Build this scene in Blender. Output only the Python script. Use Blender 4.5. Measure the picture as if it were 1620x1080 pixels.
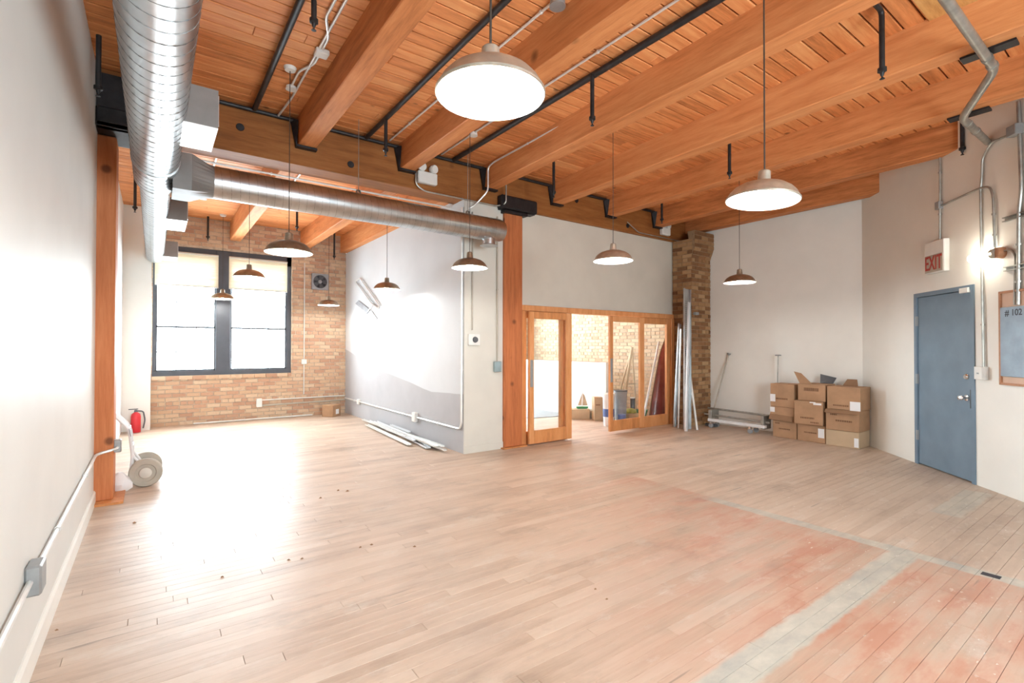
import bpy, math, random
from mathutils import Vector, Matrix
random.seed(7)
R = math.radians
scene = bpy.context.scene
for o in list(bpy.data.objects):
    bpy.data.objects.remove(o)
col = scene.collection

# ------------------------------------------------------------------ camera
F = 779.2                                   # focal length in pixels of the 1620 px wide frame
YAW, PITCH, ROLL, CAMH = R(36.0), R(0.63), R(0.098), 1.45
fw = Vector((math.sin(YAW) * math.cos(PITCH), math.cos(YAW) * math.cos(PITCH), math.sin(PITCH)))
rt = Vector((math.cos(YAW), -math.sin(YAW), 0))
up = rt.cross(fw)
rt, up = rt * math.cos(ROLL) + up * math.sin(ROLL), up * math.cos(ROLL) - rt * math.sin(ROLL)
CAM = Vector((0, 0, CAMH))
cd = bpy.data.cameras.new('camera')
cd.sensor_width = 36
cd.lens = F / 1620 * 36
cd.clip_start = 0.05
cam = bpy.data.objects.new('camera', cd)
cam.matrix_world = Matrix(((rt.x, up.x, -fw.x, CAM.x), (rt.y, up.y, -fw.y, CAM.y), (rt.z, up.z, -fw.z, CAM.z), (0, 0, 0, 1)))
col.objects.link(cam)
scene.camera = cam

# ------------------------------------------------------------------ sky and exposure
SKY = 13.0
BULB = 170.0                               # radiance of the lit bulbs
EXPOSURE = 1.5
w = bpy.data.worlds.new('sky')
w.use_nodes = True
w.node_tree.nodes['Background'].inputs[0].default_value = (0.80, 0.91, 1.0, 1)
w.node_tree.nodes['Background'].inputs[1].default_value = SKY
scene.world = w
scene.view_settings.view_transform = 'Standard'
scene.view_settings.look = 'None'
scene.view_settings.gamma = 1
scene.view_settings.use_curve_mapping = False
scene.view_settings.exposure = EXPOSURE
try:
    scene.cycles.use_denoising = True
    scene.cycles.max_bounces = 8
    scene.cycles.diffuse_bounces = 4
    scene.cycles.transparent_max_bounces = 16
    scene.cycles.sample_clamp_indirect = 6
    scene.cycles.caustics_reflective = False
    scene.cycles.caustics_refractive = False
    scene.cycles.use_adaptive_sampling = True
    scene.cycles.adaptive_threshold = 0.03
except Exception:
    pass

def portal(name, loc, rot, sx, sy):
    l = bpy.data.lights.new(name, 'AREA')
    l.shape = 'RECTANGLE'
    l.size, l.size_y = sx, sy
    l.cycles.is_portal = True
    o = bpy.data.objects.new(name, l)
    o.location = loc
    o.rotation_euler = rot
    col.objects.link(o)
# daylight: two windows and an added rear one; portals only steer the sky sampling
portal('sky_portal', (1.14, 11.12, 2.05), (R(-90), 0, 0), 2.3, 2.4)
portal('sky_portal', (5.8, 11.12, 2.0), (R(-90), 0, 0), 3.2, 2.6)
portal('sky_portal', (2.0, -2.62, 1.9), (R(90), 0, 0), 2.2, 2.0)

# ------------------------------------------------------------------ pixel -> place helpers (planes of the room)
def ray(x, y):
    return fw + rt * ((x - 810) / F) - up * ((y - 540) / F)
def onp(n, d, x, y):
    n = Vector(n); r = ray(x, y)
    return CAM + r * ((d - n.dot(CAM)) / n.dot(r))
def atZ(x, y, z=0.0): return onp((0, 0, 1), z, x, y)
def atX(X, x, y): return onp((1, 0, 0), X, x, y)
def atY(Y, x, y): return onp((0, 1, 0), Y, x, y)
def atD(d, x, y): return CAM + ray(x, y) * d

# ------------------------------------------------------------------ materials
def nodes_of(name):
    m = bpy.data.materials.new(name)
    m.use_nodes = True
    nt = m.node_tree
    return m, nt, nt.nodes['Principled BSDF']
def N(nt, t, **kw):
    n = nt.nodes.new(t)
    for k, v in kw.items():
        if k.startswith('i_'):
            key = k[2:]
            key = int(key) if key.isdigit() else key
            if hasattr(v, 'bl_idname') or isinstance(v, bpy.types.NodeSocket):
                nt.links.new(v, n.inputs[key])
            else:
                n.inputs[key].default_value = v
        else:
            setattr(n, k, v)
    return n
def link(nt, a, b): nt.links.new(a, b)
def rgb(c): return (c[0], c[1], c[2], 1)
def ramp(nt, fac, stops, interp='LINEAR'):
    r = nt.nodes.new('ShaderNodeValToRGB')
    r.color_ramp.interpolation = interp
    e = r.color_ramp.elements
    while len(e) < len(stops):
        e.new(0.5)
    for i, (p, c) in enumerate(stops):
        e[i].position = p
        e[i].color = rgb(c) if len(c) == 3 else c
    link(nt, fac, r.inputs[0])
    return r.outputs[0]
def mixc(nt, fac, a, b, mode='MIX'):
    m = nt.nodes.new('ShaderNodeMix')
    m.data_type = 'RGBA'
    m.blend_type = mode
    for s, v in ((m.inputs[0], fac), (m.inputs[6], a), (m.inputs[7], b)):
        if isinstance(v, bpy.types.NodeSocket): link(nt, v, s)
        else: s.default_value = v if not isinstance(v, tuple) else rgb(v)
    return m.outputs[2]
def math_(nt, op, a, b=None, c=None, clamp=False):
    m = nt.nodes.new('ShaderNodeMath')
    m.operation = op
    m.use_clamp = clamp
    for i, v in enumerate((a, b, c)):
        if v is None: continue
        if isinstance(v, bpy.types.NodeSocket): link(nt, v, m.inputs[i])
        else: m.inputs[i].default_value = v
    return m.outputs[0]
def pos(nt):
    return nt.nodes.new('ShaderNodeNewGeometry').outputs['Position']
def rnd(nt):
    a = math_(nt, 'ADD', nt.nodes.new('ShaderNodeObjectInfo').outputs['Random'], N(nt, 'ShaderNodeAttribute', attribute_name='rnd').outputs['Fac'])
    return math_(nt, 'FRACT', a)
def stretch(nt, p, s, r=None):
    m = N(nt, 'ShaderNodeVectorMath', operation='MULTIPLY')
    link(nt, p, m.inputs[0]); m.inputs[1].default_value = s
    if r is None: return m.outputs[0]
    k = math_(nt, 'MULTIPLY', r, 37.0)
    a = N(nt, 'ShaderNodeVectorMath', operation='ADD')
    link(nt, m.outputs[0], a.inputs[0]); link(nt, k, a.inputs[1])
    return a.outputs[0]
def noise(nt, vec, scale, detail=4, rough=0.55):
    n = N(nt, 'ShaderNodeTexNoise')
    n.inputs['Scale'].default_value = scale
    n.inputs['Detail'].default_value = detail
    n.inputs['Roughness'].default_value = rough
    link(nt, vec, n.inputs['Vector'])
    return n.outputs['Fac']
def bump(nt, b, h, strength=0.2, dist=0.01):
    k = nt.nodes.new('ShaderNodeBump')
    k.inputs['Strength'].default_value = strength
    k.inputs['Distance'].default_value = dist
    link(nt, h, k.inputs['Height'])
    link(nt, k.outputs[0], b.inputs['Normal'])

def plain(name, c, rough=0.5, metal=0.0, var=0.06, scale=9.0, spec=0.5):
    m, nt, b = nodes_of(name)
    n = noise(nt, pos(nt), scale, 5)
    lo = tuple(max(0, x * (1 - var * 2)) for x in c); hi = tuple(min(1, x * (1 + var)) for x in c)
    link(nt, ramp(nt, n, [(0.3, lo), (0.7, hi)]), b.inputs['Base Color'])
    b.inputs['Roughness'].default_value = rough
    b.inputs['Metallic'].default_value = metal
    b.inputs['Specular IOR Level'].default_value = spec
    return m

def wood(name, dark, mid, light, grain, rough=0.6, knots=0.0, rspread=0.35, streak=1.0, spec=0.3):
    """grain: scale vector, small along the fibre"""
    m, nt, b = nodes_of(name)
    p = pos(nt); r = rnd(nt)
    v = stretch(nt, p, grain, r)
    a = noise(nt, v, 3.0, 6, 0.6)
    c = noise(nt, v, 14.0, 3, 0.6)
    f = math_(nt, 'ADD', math_(nt, 'MULTIPLY', a, 0.72 * streak), math_(nt, 'MULTIPLY', c, 0.28 * streak))
    f = math_(nt, 'ADD', f, math_(nt, 'MULTIPLY', math_(nt, 'SUBTRACT', r, 0.5), rspread))
    f = math_(nt, 'ADD', f, 0.5 - 0.5 * streak)
    colr = ramp(nt, f, [(0.25, dark), (0.5, mid), (0.75, light)])
    if knots:
        vo = N(nt, 'ShaderNodeTexVoronoi')
        vo.inputs['Scale'].default_value = knots
        link(nt, stretch(nt, p, (1, 1, 1), r), vo.inputs['Vector'])
        k = ramp(nt, vo.outputs['Distance'], [(0.055, (1, 1, 1)), (0.11, (0, 0, 0))])
        colr = mixc(nt, math_(nt, 'MULTIPLY', k, 0.75), colr, tuple(x * 0.35 for x in dark))
    link(nt, colr, b.inputs['Base Color'])
    b.inputs['Roughness'].default_value = rough
    b.inputs['Specular IOR Level'].default_value = spec
    bump(nt, b, c, 0.12, 0.004)
    return m

M = {}
OD, OM, OL = (0.36, 0.125, 0.040), (0.62, 0.235, 0.082), (0.75, 0.34, 0.135)
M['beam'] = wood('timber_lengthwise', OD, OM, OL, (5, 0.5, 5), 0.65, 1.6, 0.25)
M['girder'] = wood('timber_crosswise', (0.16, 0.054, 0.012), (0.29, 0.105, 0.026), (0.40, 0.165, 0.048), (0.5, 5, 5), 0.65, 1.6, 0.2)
M['post'] = wood('timber_upright', (0.30, 0.092, 0.032), (0.50, 0.160, 0.056), (0.62, 0.23, 0.09), (6, 6, 0.5), 0.6, 2.2, 0.2)
M['deck'] = wood('deck_board', (0.44, 0.150, 0.048), (0.74, 0.285, 0.100), (0.86, 0.42, 0.175), (0.6, 7, 4), 0.6, 2.6, 0.22)
M['deckgap'] = plain('dark_deck_underlay', (0.03, 0.012, 0.006), 0.9, 0, 0.1, 4)
M['ply'] = wood('plywood', (0.50, 0.24, 0.07), (0.68, 0.37, 0.13), (0.80, 0.50, 0.22), (1.2, 9, 4), 0.6, 0, 0.1)
M['doorwood'] = wood('door_timber', (0.44, 0.17, 0.06), (0.66, 0.28, 0.10), (0.78, 0.38, 0.17), (4, 4, 0.6), 0.45, 0, 0.2)
M['wall'] = plain('warm_white_paint', (0.84, 0.82, 0.765), 0.45, 0, 0.02, 2.0, 0.35)
M['wallsheen'] = plain('eggshell_white_paint', (0.74, 0.735, 0.70), 0.5, 0, 0.02, 2.0, 0.35)
M['wallcool'] = plain('cool_white_paint', (0.82, 0.82, 0.80), 0.5, 0, 0.02, 2.0, 0.35)
M['beige'] = plain('greige_paint', (0.69, 0.65, 0.565), 0.55, 0, 0.03, 2.0, 0.3)
M['cream'] = plain('cream_paint', (0.68, 0.655, 0.59), 0.6, 0, 0.03, 2.0, 0.25)
M['base'] = plain('baseboard_paint', (0.84, 0.82, 0.76), 0.4, 0, 0.02, 3.0)
M['black'] = plain('black_iron', (0.022, 0.02, 0.022), 0.5, 0.3, 0.25, 12)
M['pipe'] = plain('black_pipe', (0.035, 0.033, 0.034), 0.45, 0.4, 0.2, 12)
M['galv'] = plain('galvanised_steel', (0.55, 0.57, 0.58), 0.30, 1.0, 0.10, 7)
M['seam'] = plain('duct_seam', (0.25, 0.25, 0.25), 0.5, 0.8, 0.1, 7)
M['ductbox'] = plain('grey_sheet_metal', (0.27, 0.26, 0.25), 0.55, 0.5, 0.06, 6)
M['conduit'] = plain('pale_conduit', (0.78, 0.77, 0.74), 0.35, 0.35, 0.06, 9)
M['emt'] = plain('weathered_conduit', (0.42, 0.41, 0.37), 0.42, 0.75, 0.15, 9)
M['greybox'] = plain('grey_box', (0.36, 0.37, 0.37), 0.5, 0.5, 0.08, 9)
M['white'] = plain('white_plastic', (0.80, 0.79, 0.75), 0.45, 0, 0.03, 6)
M['whitemetal'] = plain('white_enamel_metal', (0.82, 0.83, 0.84), 0.35, 0.2, 0.04, 6)
M['frame'] = plain('dark_window_paint', (0.060, 0.064, 0.078), 0.45, 0, 0.1, 4)
M['muntin'] = plain('glare_pale_muntin', (0.55, 0.58, 0.62), 0.5, 0, 0.05, 4)  # paleness stands in for daylight glare washing out the bars
M['steeldoor'] = plain('blue_grey_door_paint', (0.165, 0.235, 0.305), 0.42, 0, 0.07, 3.5, 0.5)
M['panelblue'] = plain('blue_grey_panel_paint', (0.24, 0.30, 0.36), 0.35, 0.1, 0.10, 6, 0.5)
M['steelchrome'] = plain('satin_chrome', (0.75, 0.75, 0.74), 0.22, 1.0, 0.05, 9)
M['shade'] = plain('brushed_bronze_shade', (0.36, 0.28, 0.20), 0.36, 0.75, 0.12, 20)
M['alushade'] = plain('brushed_aluminium_shade', (0.56, 0.51, 0.42), 0.34, 0.7, 0.10, 20)
M['enamel'] = plain('white_enamel_inside', (0.90, 0.89, 0.85), 0.4, 0, 0.01, 4)
M['cord'] = plain('dark_cord', (0.05, 0.035, 0.025), 0.6, 0, 0.1, 9)
M['card'] = plain('cardboard', (0.44, 0.265, 0.155), 0.8, 0, 0.08, 5, 0.2)
M['carddark'] = plain('cardboard_inside', (0.30, 0.175, 0.10), 0.85, 0, 0.08, 5, 0.2)
M['cardlight'] = plain('pale_cardboard', (0.56, 0.42, 0.28), 0.8, 0, 0.05, 5, 0.2)
M['print'] = plain('brown_print', (0.20, 0.10, 0.05), 0.8, 0, 0.1, 5)
M['label'] = plain('white_label', (0.85, 0.85, 0.86), 0.6, 0, 0.02, 5)
M['red'] = plain('extinguisher_red', (0.62, 0.02, 0.03), 0.35, 0, 0.05, 5)
M['exitred'] = plain('exit_letter_red', (0.42, 0.045, 0.03), 0.5, 0, 0.03, 5)
M['exitface'] = plain('exit_face', (0.44, 0.38, 0.30), 0.5, 0, 0.05, 5)
M['ink'] = plain('black_marker', (0.03, 0.03, 0.04), 0.6, 0, 0.1, 5)
M['rubber'] = plain('beige_rubber', (0.47, 0.43, 0.36), 0.75, 0, 0.05, 9)
M['darkgrey'] = plain('dark_grey', (0.10, 0.105, 0.115), 0.6, 0, 0.1, 9)
M['midgrey'] = plain('mid_grey', (0.33, 0.34, 0.36), 0.6, 0, 0.08, 9)
M['maroon'] = plain('maroon_gelcoat', (0.23, 0.055, 0.05), 0.22, 0, 0.12, 3)
M['green'] = plain('green_paint', (0.05, 0.27, 0.13), 0.5, 0, 0.1, 5)
M['lime'] = plain('yellow_green_cloth', (0.50, 0.52, 0.12), 0.8, 0, 0.2, 9)
M['blue'] = plain('blue_plastic', (0.10, 0.16, 0.38), 0.5, 0, 0.1, 5)
M['palewood'] = wood('pale_pine', (0.58, 0.44, 0.28), (0.74, 0.62, 0.45), (0.82, 0.72, 0.56), (6, 6, 0.7), 0.6, 0, 0.2)
M['sail'] = plain('sail_cloth', (0.55, 0.44, 0.32), 0.8, 0, 0.1, 9)
M['mortar'] = plain('mortar', (0.55, 0.45, 0.35), 0.9, 0, 0.15, 14, 0.2)
M['mortardark'] = plain('old_mortar', (0.34, 0.22, 0.13), 0.9, 0, 0.15, 14, 0.2)
M['tealstrip'] = plain('pale_teal_metal', (0.40, 0.52, 0.55), 0.35, 0.5, 0.1, 9)
M['corktrim'] = plain('orange_wood_trim', (0.46, 0.22, 0.11), 0.6, 0, 0.1, 15)
M['backboard'] = plain('pinkish_backboard', (0.66, 0.46, 0.34), 0.7, 0, 0.04, 5)

def brickmat(name, cols, rough=0.85):
    m, nt, b = nodes_of(name)
    r = rnd(nt); p = pos(nt)
    n = noise(nt, p, 18, 5)
    f = math_(nt, 'ADD', math_(nt, 'MULTIPLY', r, 0.8), math_(nt, 'MULTIPLY', n, 0.25))
    c = ramp(nt, f, cols)
    link(nt, c, b.inputs['Base Color'])
    b.inputs['Roughness'].default_value = rough
    b.inputs['Specular IOR Level'].default_value = 0.2
    bump(nt, b, n, 0.3, 0.01)
    return m
M['brick'] = brickmat('common_brick', [(0.08, (0.46, 0.27, 0.18)), (0.35, (0.55, 0.34, 0.23)), (0.6, (0.60, 0.41, 0.27)), (0.85, (0.66, 0.50, 0.35)), (1.0, (0.50, 0.29, 0.19))])
M['brickdark'] = brickmat('pier_brick', [(0.08, (0.17, 0.085, 0.04)), (0.4, (0.30, 0.15, 0.07)), (0.7, (0.40, 0.23, 0.11)), (1.0, (0.50, 0.33, 0.18))])
M['brickpale'] = brickmat('pale_brick', [(0.08, (0.52, 0.34, 0.22)), (0.4, (0.64, 0.47, 0.32)), (0.7, (0.70, 0.58, 0.40)), (1.0, (0.58, 0.36, 0.25))])

def glassmat(name, tint=(0.97, 0.985, 0.98)):
    m = bpy.data.materials.new(name); m.use_nodes = True
    nt = m.node_tree; nt.nodes.clear()
    out = nt.nodes.new('ShaderNodeOutputMaterial')
    t = N(nt, 'ShaderNodeBsdfTransparent'); t.inputs[0].default_value = rgb(tint)
    g = N(nt, 'ShaderNodeBsdfGlossy'); g.inputs['Roughness'].default_value = 0.02
    lw = N(nt, 'ShaderNodeLayerWeight')
    fz = math_(nt, 'ADD', math_(nt, 'MULTIPLY', math_(nt, 'POWER', lw.outputs['Facing'], 5.0), 0.9), 0.04)
    wob = noise(nt, pos(nt), 1.5, 2)
    f = math_(nt, 'MULTIPLY', fz, math_(nt, 'ADD', math_(nt, 'MULTIPLY', wob, 0.2), 0.8))
    mx = N(nt, 'ShaderNodeMixShader')
    link(nt, f, mx.inputs[0]); link(nt, t.outputs[0], mx.inputs[1]); link(nt, g.outputs[0], mx.inputs[2])
    link(nt, mx.outputs[0], out.inputs[0])
    return m
M['glass'] = glassmat('window_glass')

def blindmat():
    m = bpy.data.materials.new('cream_blind_fabric'); m.use_nodes = True
    nt = m.node_tree; nt.nodes.clear()
    out = nt.nodes.new('ShaderNodeOutputMaterial')
    c = ramp(nt, noise(nt, stretch(nt, pos(nt), (1, 1, 40)), 2.0, 3), [(0.3, (0.86, 0.80, 0.58)), (0.7, (0.93, 0.88, 0.70))])
    d = N(nt, 'ShaderNodeBsdfDiffuse'); t = N(nt, 'ShaderNodeBsdfTranslucent')
    link(nt, c, d.inputs[0]); link(nt, c, t.inputs[0])
    mx = N(nt, 'ShaderNodeMixShader'); mx.inputs[0].default_value = 0.035
    link(nt, d.outputs[0], mx.inputs[1]); link(nt, t.outputs[0], mx.inputs[2]); link(nt, mx.outputs[0], out.inputs[0])
    return m
M['blind'] = blindmat()

def emitmat(name, c, s):
    m = bpy.data.materials.new(name); m.use_nodes = True
    nt = m.node_tree; nt.nodes.clear()
    out = nt.nodes.new('ShaderNodeOutputMaterial'); e = N(nt, 'ShaderNodeEmission')
    v = math_(nt, 'ADD', math_(nt, 'MULTIPLY', noise(nt, pos(nt), 30, 1), 0.1 * s), 0.95 * s)
    e.inputs[0].default_value = rgb(c); link(nt, v, e.inputs[1])
    link(nt, e.outputs[0], out.inputs[0])
    return m
M['bulb'] = emitmat('lit_bulb', (1.0, 0.985, 0.94), BULB)
M['tube'] = emitmat('lit_tube', (1.0, 0.95, 0.80), 7)

# painted lower field on the alcove wall: the edge of the darker paint runs down from the far end
def twotone():
    m, nt, b = nodes_of('two_tone_wall_paint')
    p = pos(nt)
    s = N(nt, 'ShaderNodeSeparateXYZ'); link(nt, p, s.inputs[0])
    fc = nt.nodes.new('ShaderNodeFloatCurve')
    cv = fc.mapping.curves[0]
    pts = [(5.7, 0.815), (6.1, 0.80), (6.75, 0.775), (7.0, 0.80), (7.5, 0.87), (8.9, 1.03), (11.0, 1.42)]
    while len(cv.points) < len(pts): cv.points.new(0.5, 0.5)
    for i, (yy, zz) in enumerate(pts):
        cv.points[i].location = ((yy - 5) / 7, zz / 2)
        cv.points[i].handle_type = 'VECTOR'
    fc.mapping.update()
    link(nt, math_(nt, 'DIVIDE', math_(nt, 'SUBTRACT', s.outputs['Y'], 5.0), 7.0), fc.inputs['Value'])
    edge = math_(nt, 'MULTIPLY', fc.outputs[0], 2.0)
    wob = math_(nt, 'MULTIPLY', math_(nt, 'SUBTRACT', noise(nt, p, 4, 2), 0.5), 0.015)
    d = math_(nt, 'SUBTRACT', math_(nt, 'ADD', edge, wob), s.outputs['Z'])
    f = math_(nt, 'MULTIPLY', d, 90.0, clamp=True)
    n = noise(nt, p, 2.0, 4)
    hi = ramp(nt, n, [(0.3, (0.63, 0.645, 0.66)), (0.7, (0.67, 0.685, 0.70))])
    lo = ramp(nt, n, [(0.3, (0.43, 0.425, 0.44)), (0.7, (0.48, 0.475, 0.49))])
    link(nt, mixc(nt, f, hi, lo), b.inputs['Base Color'])
    b.inputs['Roughness'].default_value = 0.68
    b.inputs['Specular IOR Level'].default_value = 0.25
    return m
M['twotone'] = twotone()

def floormat():
    m, nt, b = nodes_of('worn_strip_floor')
    p = pos(nt); r = rnd(nt)
    s = N(nt, 'ShaderNodeSeparateXYZ'); link(nt, p, s.inputs[0])
    X, Y = s.outputs['X'], s.outputs['Y']
    def band(v, a, b_, soft):
        u = math_(nt, 'MULTIPLY', math_(nt, 'SUBTRACT', v, a), 1 / soft, clamp=True)
        q = math_(nt, 'MULTIPLY', math_(nt, 'SUBTRACT', b_, v), 1 / soft, clamp=True)
        return math_(nt, 'MULTIPLY', u, q)
    g = noise(nt, stretch(nt, p, (0.7, 9, 1), r), 3.0, 6, 0.62)
    big = noise(nt, p, 0.8, 4, 0.6)
    mid = noise(nt, stretch(nt, p, (0.55, 1.6, 1)), 2.2, 5, 0.65)
    f = math_(nt, 'ADD', math_(nt, 'MULTIPLY', g, 0.6), math_(nt, 'MULTIPLY', r, 0.30))
    f = math_(nt, 'ADD', f, math_(nt, 'MULTIPLY', mid, 0.15))
    c = ramp(nt, f, [(0.20, (0.46, 0.325, 0.235)), (0.5, (0.61, 0.462, 0.352)), (0.80, (0.69, 0.56, 0.45))])
    # reddish old finish toward the near right
    redz = math_(nt, 'MULTIPLY', math_(nt, 'SUBTRACT', math_(nt, 'SUBTRACT', X, math_(nt, 'MULTIPLY', Y, 0.75)), 0.1), 0.5, clamp=True)
    redz = math_(nt, 'MULTIPLY', redz, band(X, -1.0, 4.40, 0.05))
    redz = math_(nt, 'MULTIPLY', redz, math_(nt, 'MULTIPLY', math_(nt, 'SUBTRACT', mid, 0.36), 4.0, clamp=True))
    c = mixc(nt, math_(nt, 'MULTIPLY', redz, 0.80), c, (0.47, 0.195, 0.12))
    # worn grey wood beyond the cross strip by the door and in traffic patches
    wear = math_(nt, 'MULTIPLY', math_(nt, 'SUBTRACT', big, 0.50), 5.0, clamp=True)
    east = math_(nt, 'MULTIPLY', math_(nt, 'SUBTRACT', X, 4.3), 1.2, clamp=True)
    near_e = math_(nt, 'MULTIPLY', math_(nt, 'SUBTRACT', 3.6, Y), 0.6, clamp=True)
    wz = math_(nt, 'MAXIMUM', math_(nt, 'MULTIPLY', wear, 0.38), math_(nt, 'MULTIPLY', math_(nt, 'MULTIPLY', east, near_e), math_(nt, 'ADD', math_(nt, 'MULTIPLY', mid, 0.6), 0.25)))
    c = mixc(nt, wz, c, (0.47, 0.385, 0.305))
    smudge = math_(nt, 'MULTIPLY', math_(nt, 'SUBTRACT', noise(nt, stretch(nt, p, (0.8, 1.5, 1)), 1.35, 6, 0.68), 0.56), 6.0, clamp=True)
    c = mixc(nt, math_(nt, 'MULTIPLY', smudge, 0.55), c, (0.27, 0.205, 0.155))
    dust = math_(nt, 'MULTIPLY', math_(nt, 'SUBTRACT', noise(nt, stretch(nt, p, (1.0, 2.0, 1)), 2.6, 7, 0.72), 0.555), 7.0, clamp=True)
    c = mixc(nt, math_(nt, 'MULTIPLY', dust, 0.42), c, (0.72, 0.67, 0.60))
    c = mixc(nt, 1.0, c, ramp(nt, mid, [(0.28, (0.74, 0.71, 0.69)), (0.5, (0.97, 0.96, 0.95)), (0.7, (1, 1, 1))]), 'MULTIPLY')
    # grey strips where partitions stood
    ed = math_(nt, 'MULTIPLY', math_(nt, 'SUBTRACT', noise(nt, p, 9, 3), 0.5), 0.05)
    Xe, Ye = math_(nt, 'ADD', X, ed), math_(nt, 'ADD', Y, ed)
    bandA = math_(nt, 'MULTIPLY', band(Xe, 4.25, 4.395, 0.02), band(Y, -3.0, 2.85, 0.25))
    bandB = math_(nt, 'MULTIPLY', band(Ye, 1.10, 1.285, 0.02), band(X, -0.5, 4.3, 0.05))
    patch = math_(nt, 'MULTIPLY', band(Xe, 5.55, 6.75, 0.04), band(Ye, 1.14, 1.38, 0.03))
    pb = math_(nt, 'MAXIMUM', bandA, math_(nt, 'MAXIMUM', bandB, math_(nt, 'MULTIPLY', patch, 0.75)))
    pale = ramp(nt, noise(nt, stretch(nt, p, (1, 2, 1)), 3.5, 5, 0.65), [(0.3, (0.36, 0.365, 0.335)), (0.5, (0.49, 0.475, 0.405)), (0.7, (0.62, 0.58, 0.49))])
    c = mixc(nt, math_(nt, 'MULTIPLY', pb, 0.88), c, pale)
    # flecks of old paint, and dark scuffs
    fl = ramp(nt, noise(nt, stretch(nt, p, (1, 2.4, 1)), 13.0, 3, 0.6), [(0.665, (0, 0, 0)), (0.69, (1, 1, 1))])
    fl = math_(nt, 'MULTIPLY', fl, math_(nt, 'MULTIPLY', math_(nt, 'SUBTRACT', noise(nt, p, 1.7, 4), 0.46), 10.0, clamp=True))
    fl = math_(nt, 'MULTIPLY', fl, math_(nt, 'MULTIPLY', math_(nt, 'SUBTRACT', math_(nt, 'SUBTRACT', X, Y), 1.2), 1.0, clamp=True))
    c = mixc(nt, math_(nt, 'MULTIPLY', fl, 0.8), c, (0.72, 0.69, 0.62))
    sc = ramp(nt, noise(nt, stretch(nt, p, (0.8, 14, 1)), 1.7, 2, 0.5), [(0.70, (0, 0, 0)), (0.75, (1, 1, 1))])
    c = mixc(nt, math_(nt, 'MULTIPLY', sc, 0.55), c, (0.19, 0.15, 0.115))
    link(nt, c, b.inputs['Base Color'])
    rr = math_(nt, 'ADD', math_(nt, 'MULTIPLY', mid, 0.20), math_(nt, 'ADD', math_(nt, 'MULTIPLY', wz, 0.2), 0.31))
    link(nt, rr, b.inputs['Roughness'])
    b.inputs['Specular IOR Level'].default_value = 0.5
    bump(nt, b, g, 0.05, 0.003)
    return m
M['floor'] = floormat()

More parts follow.
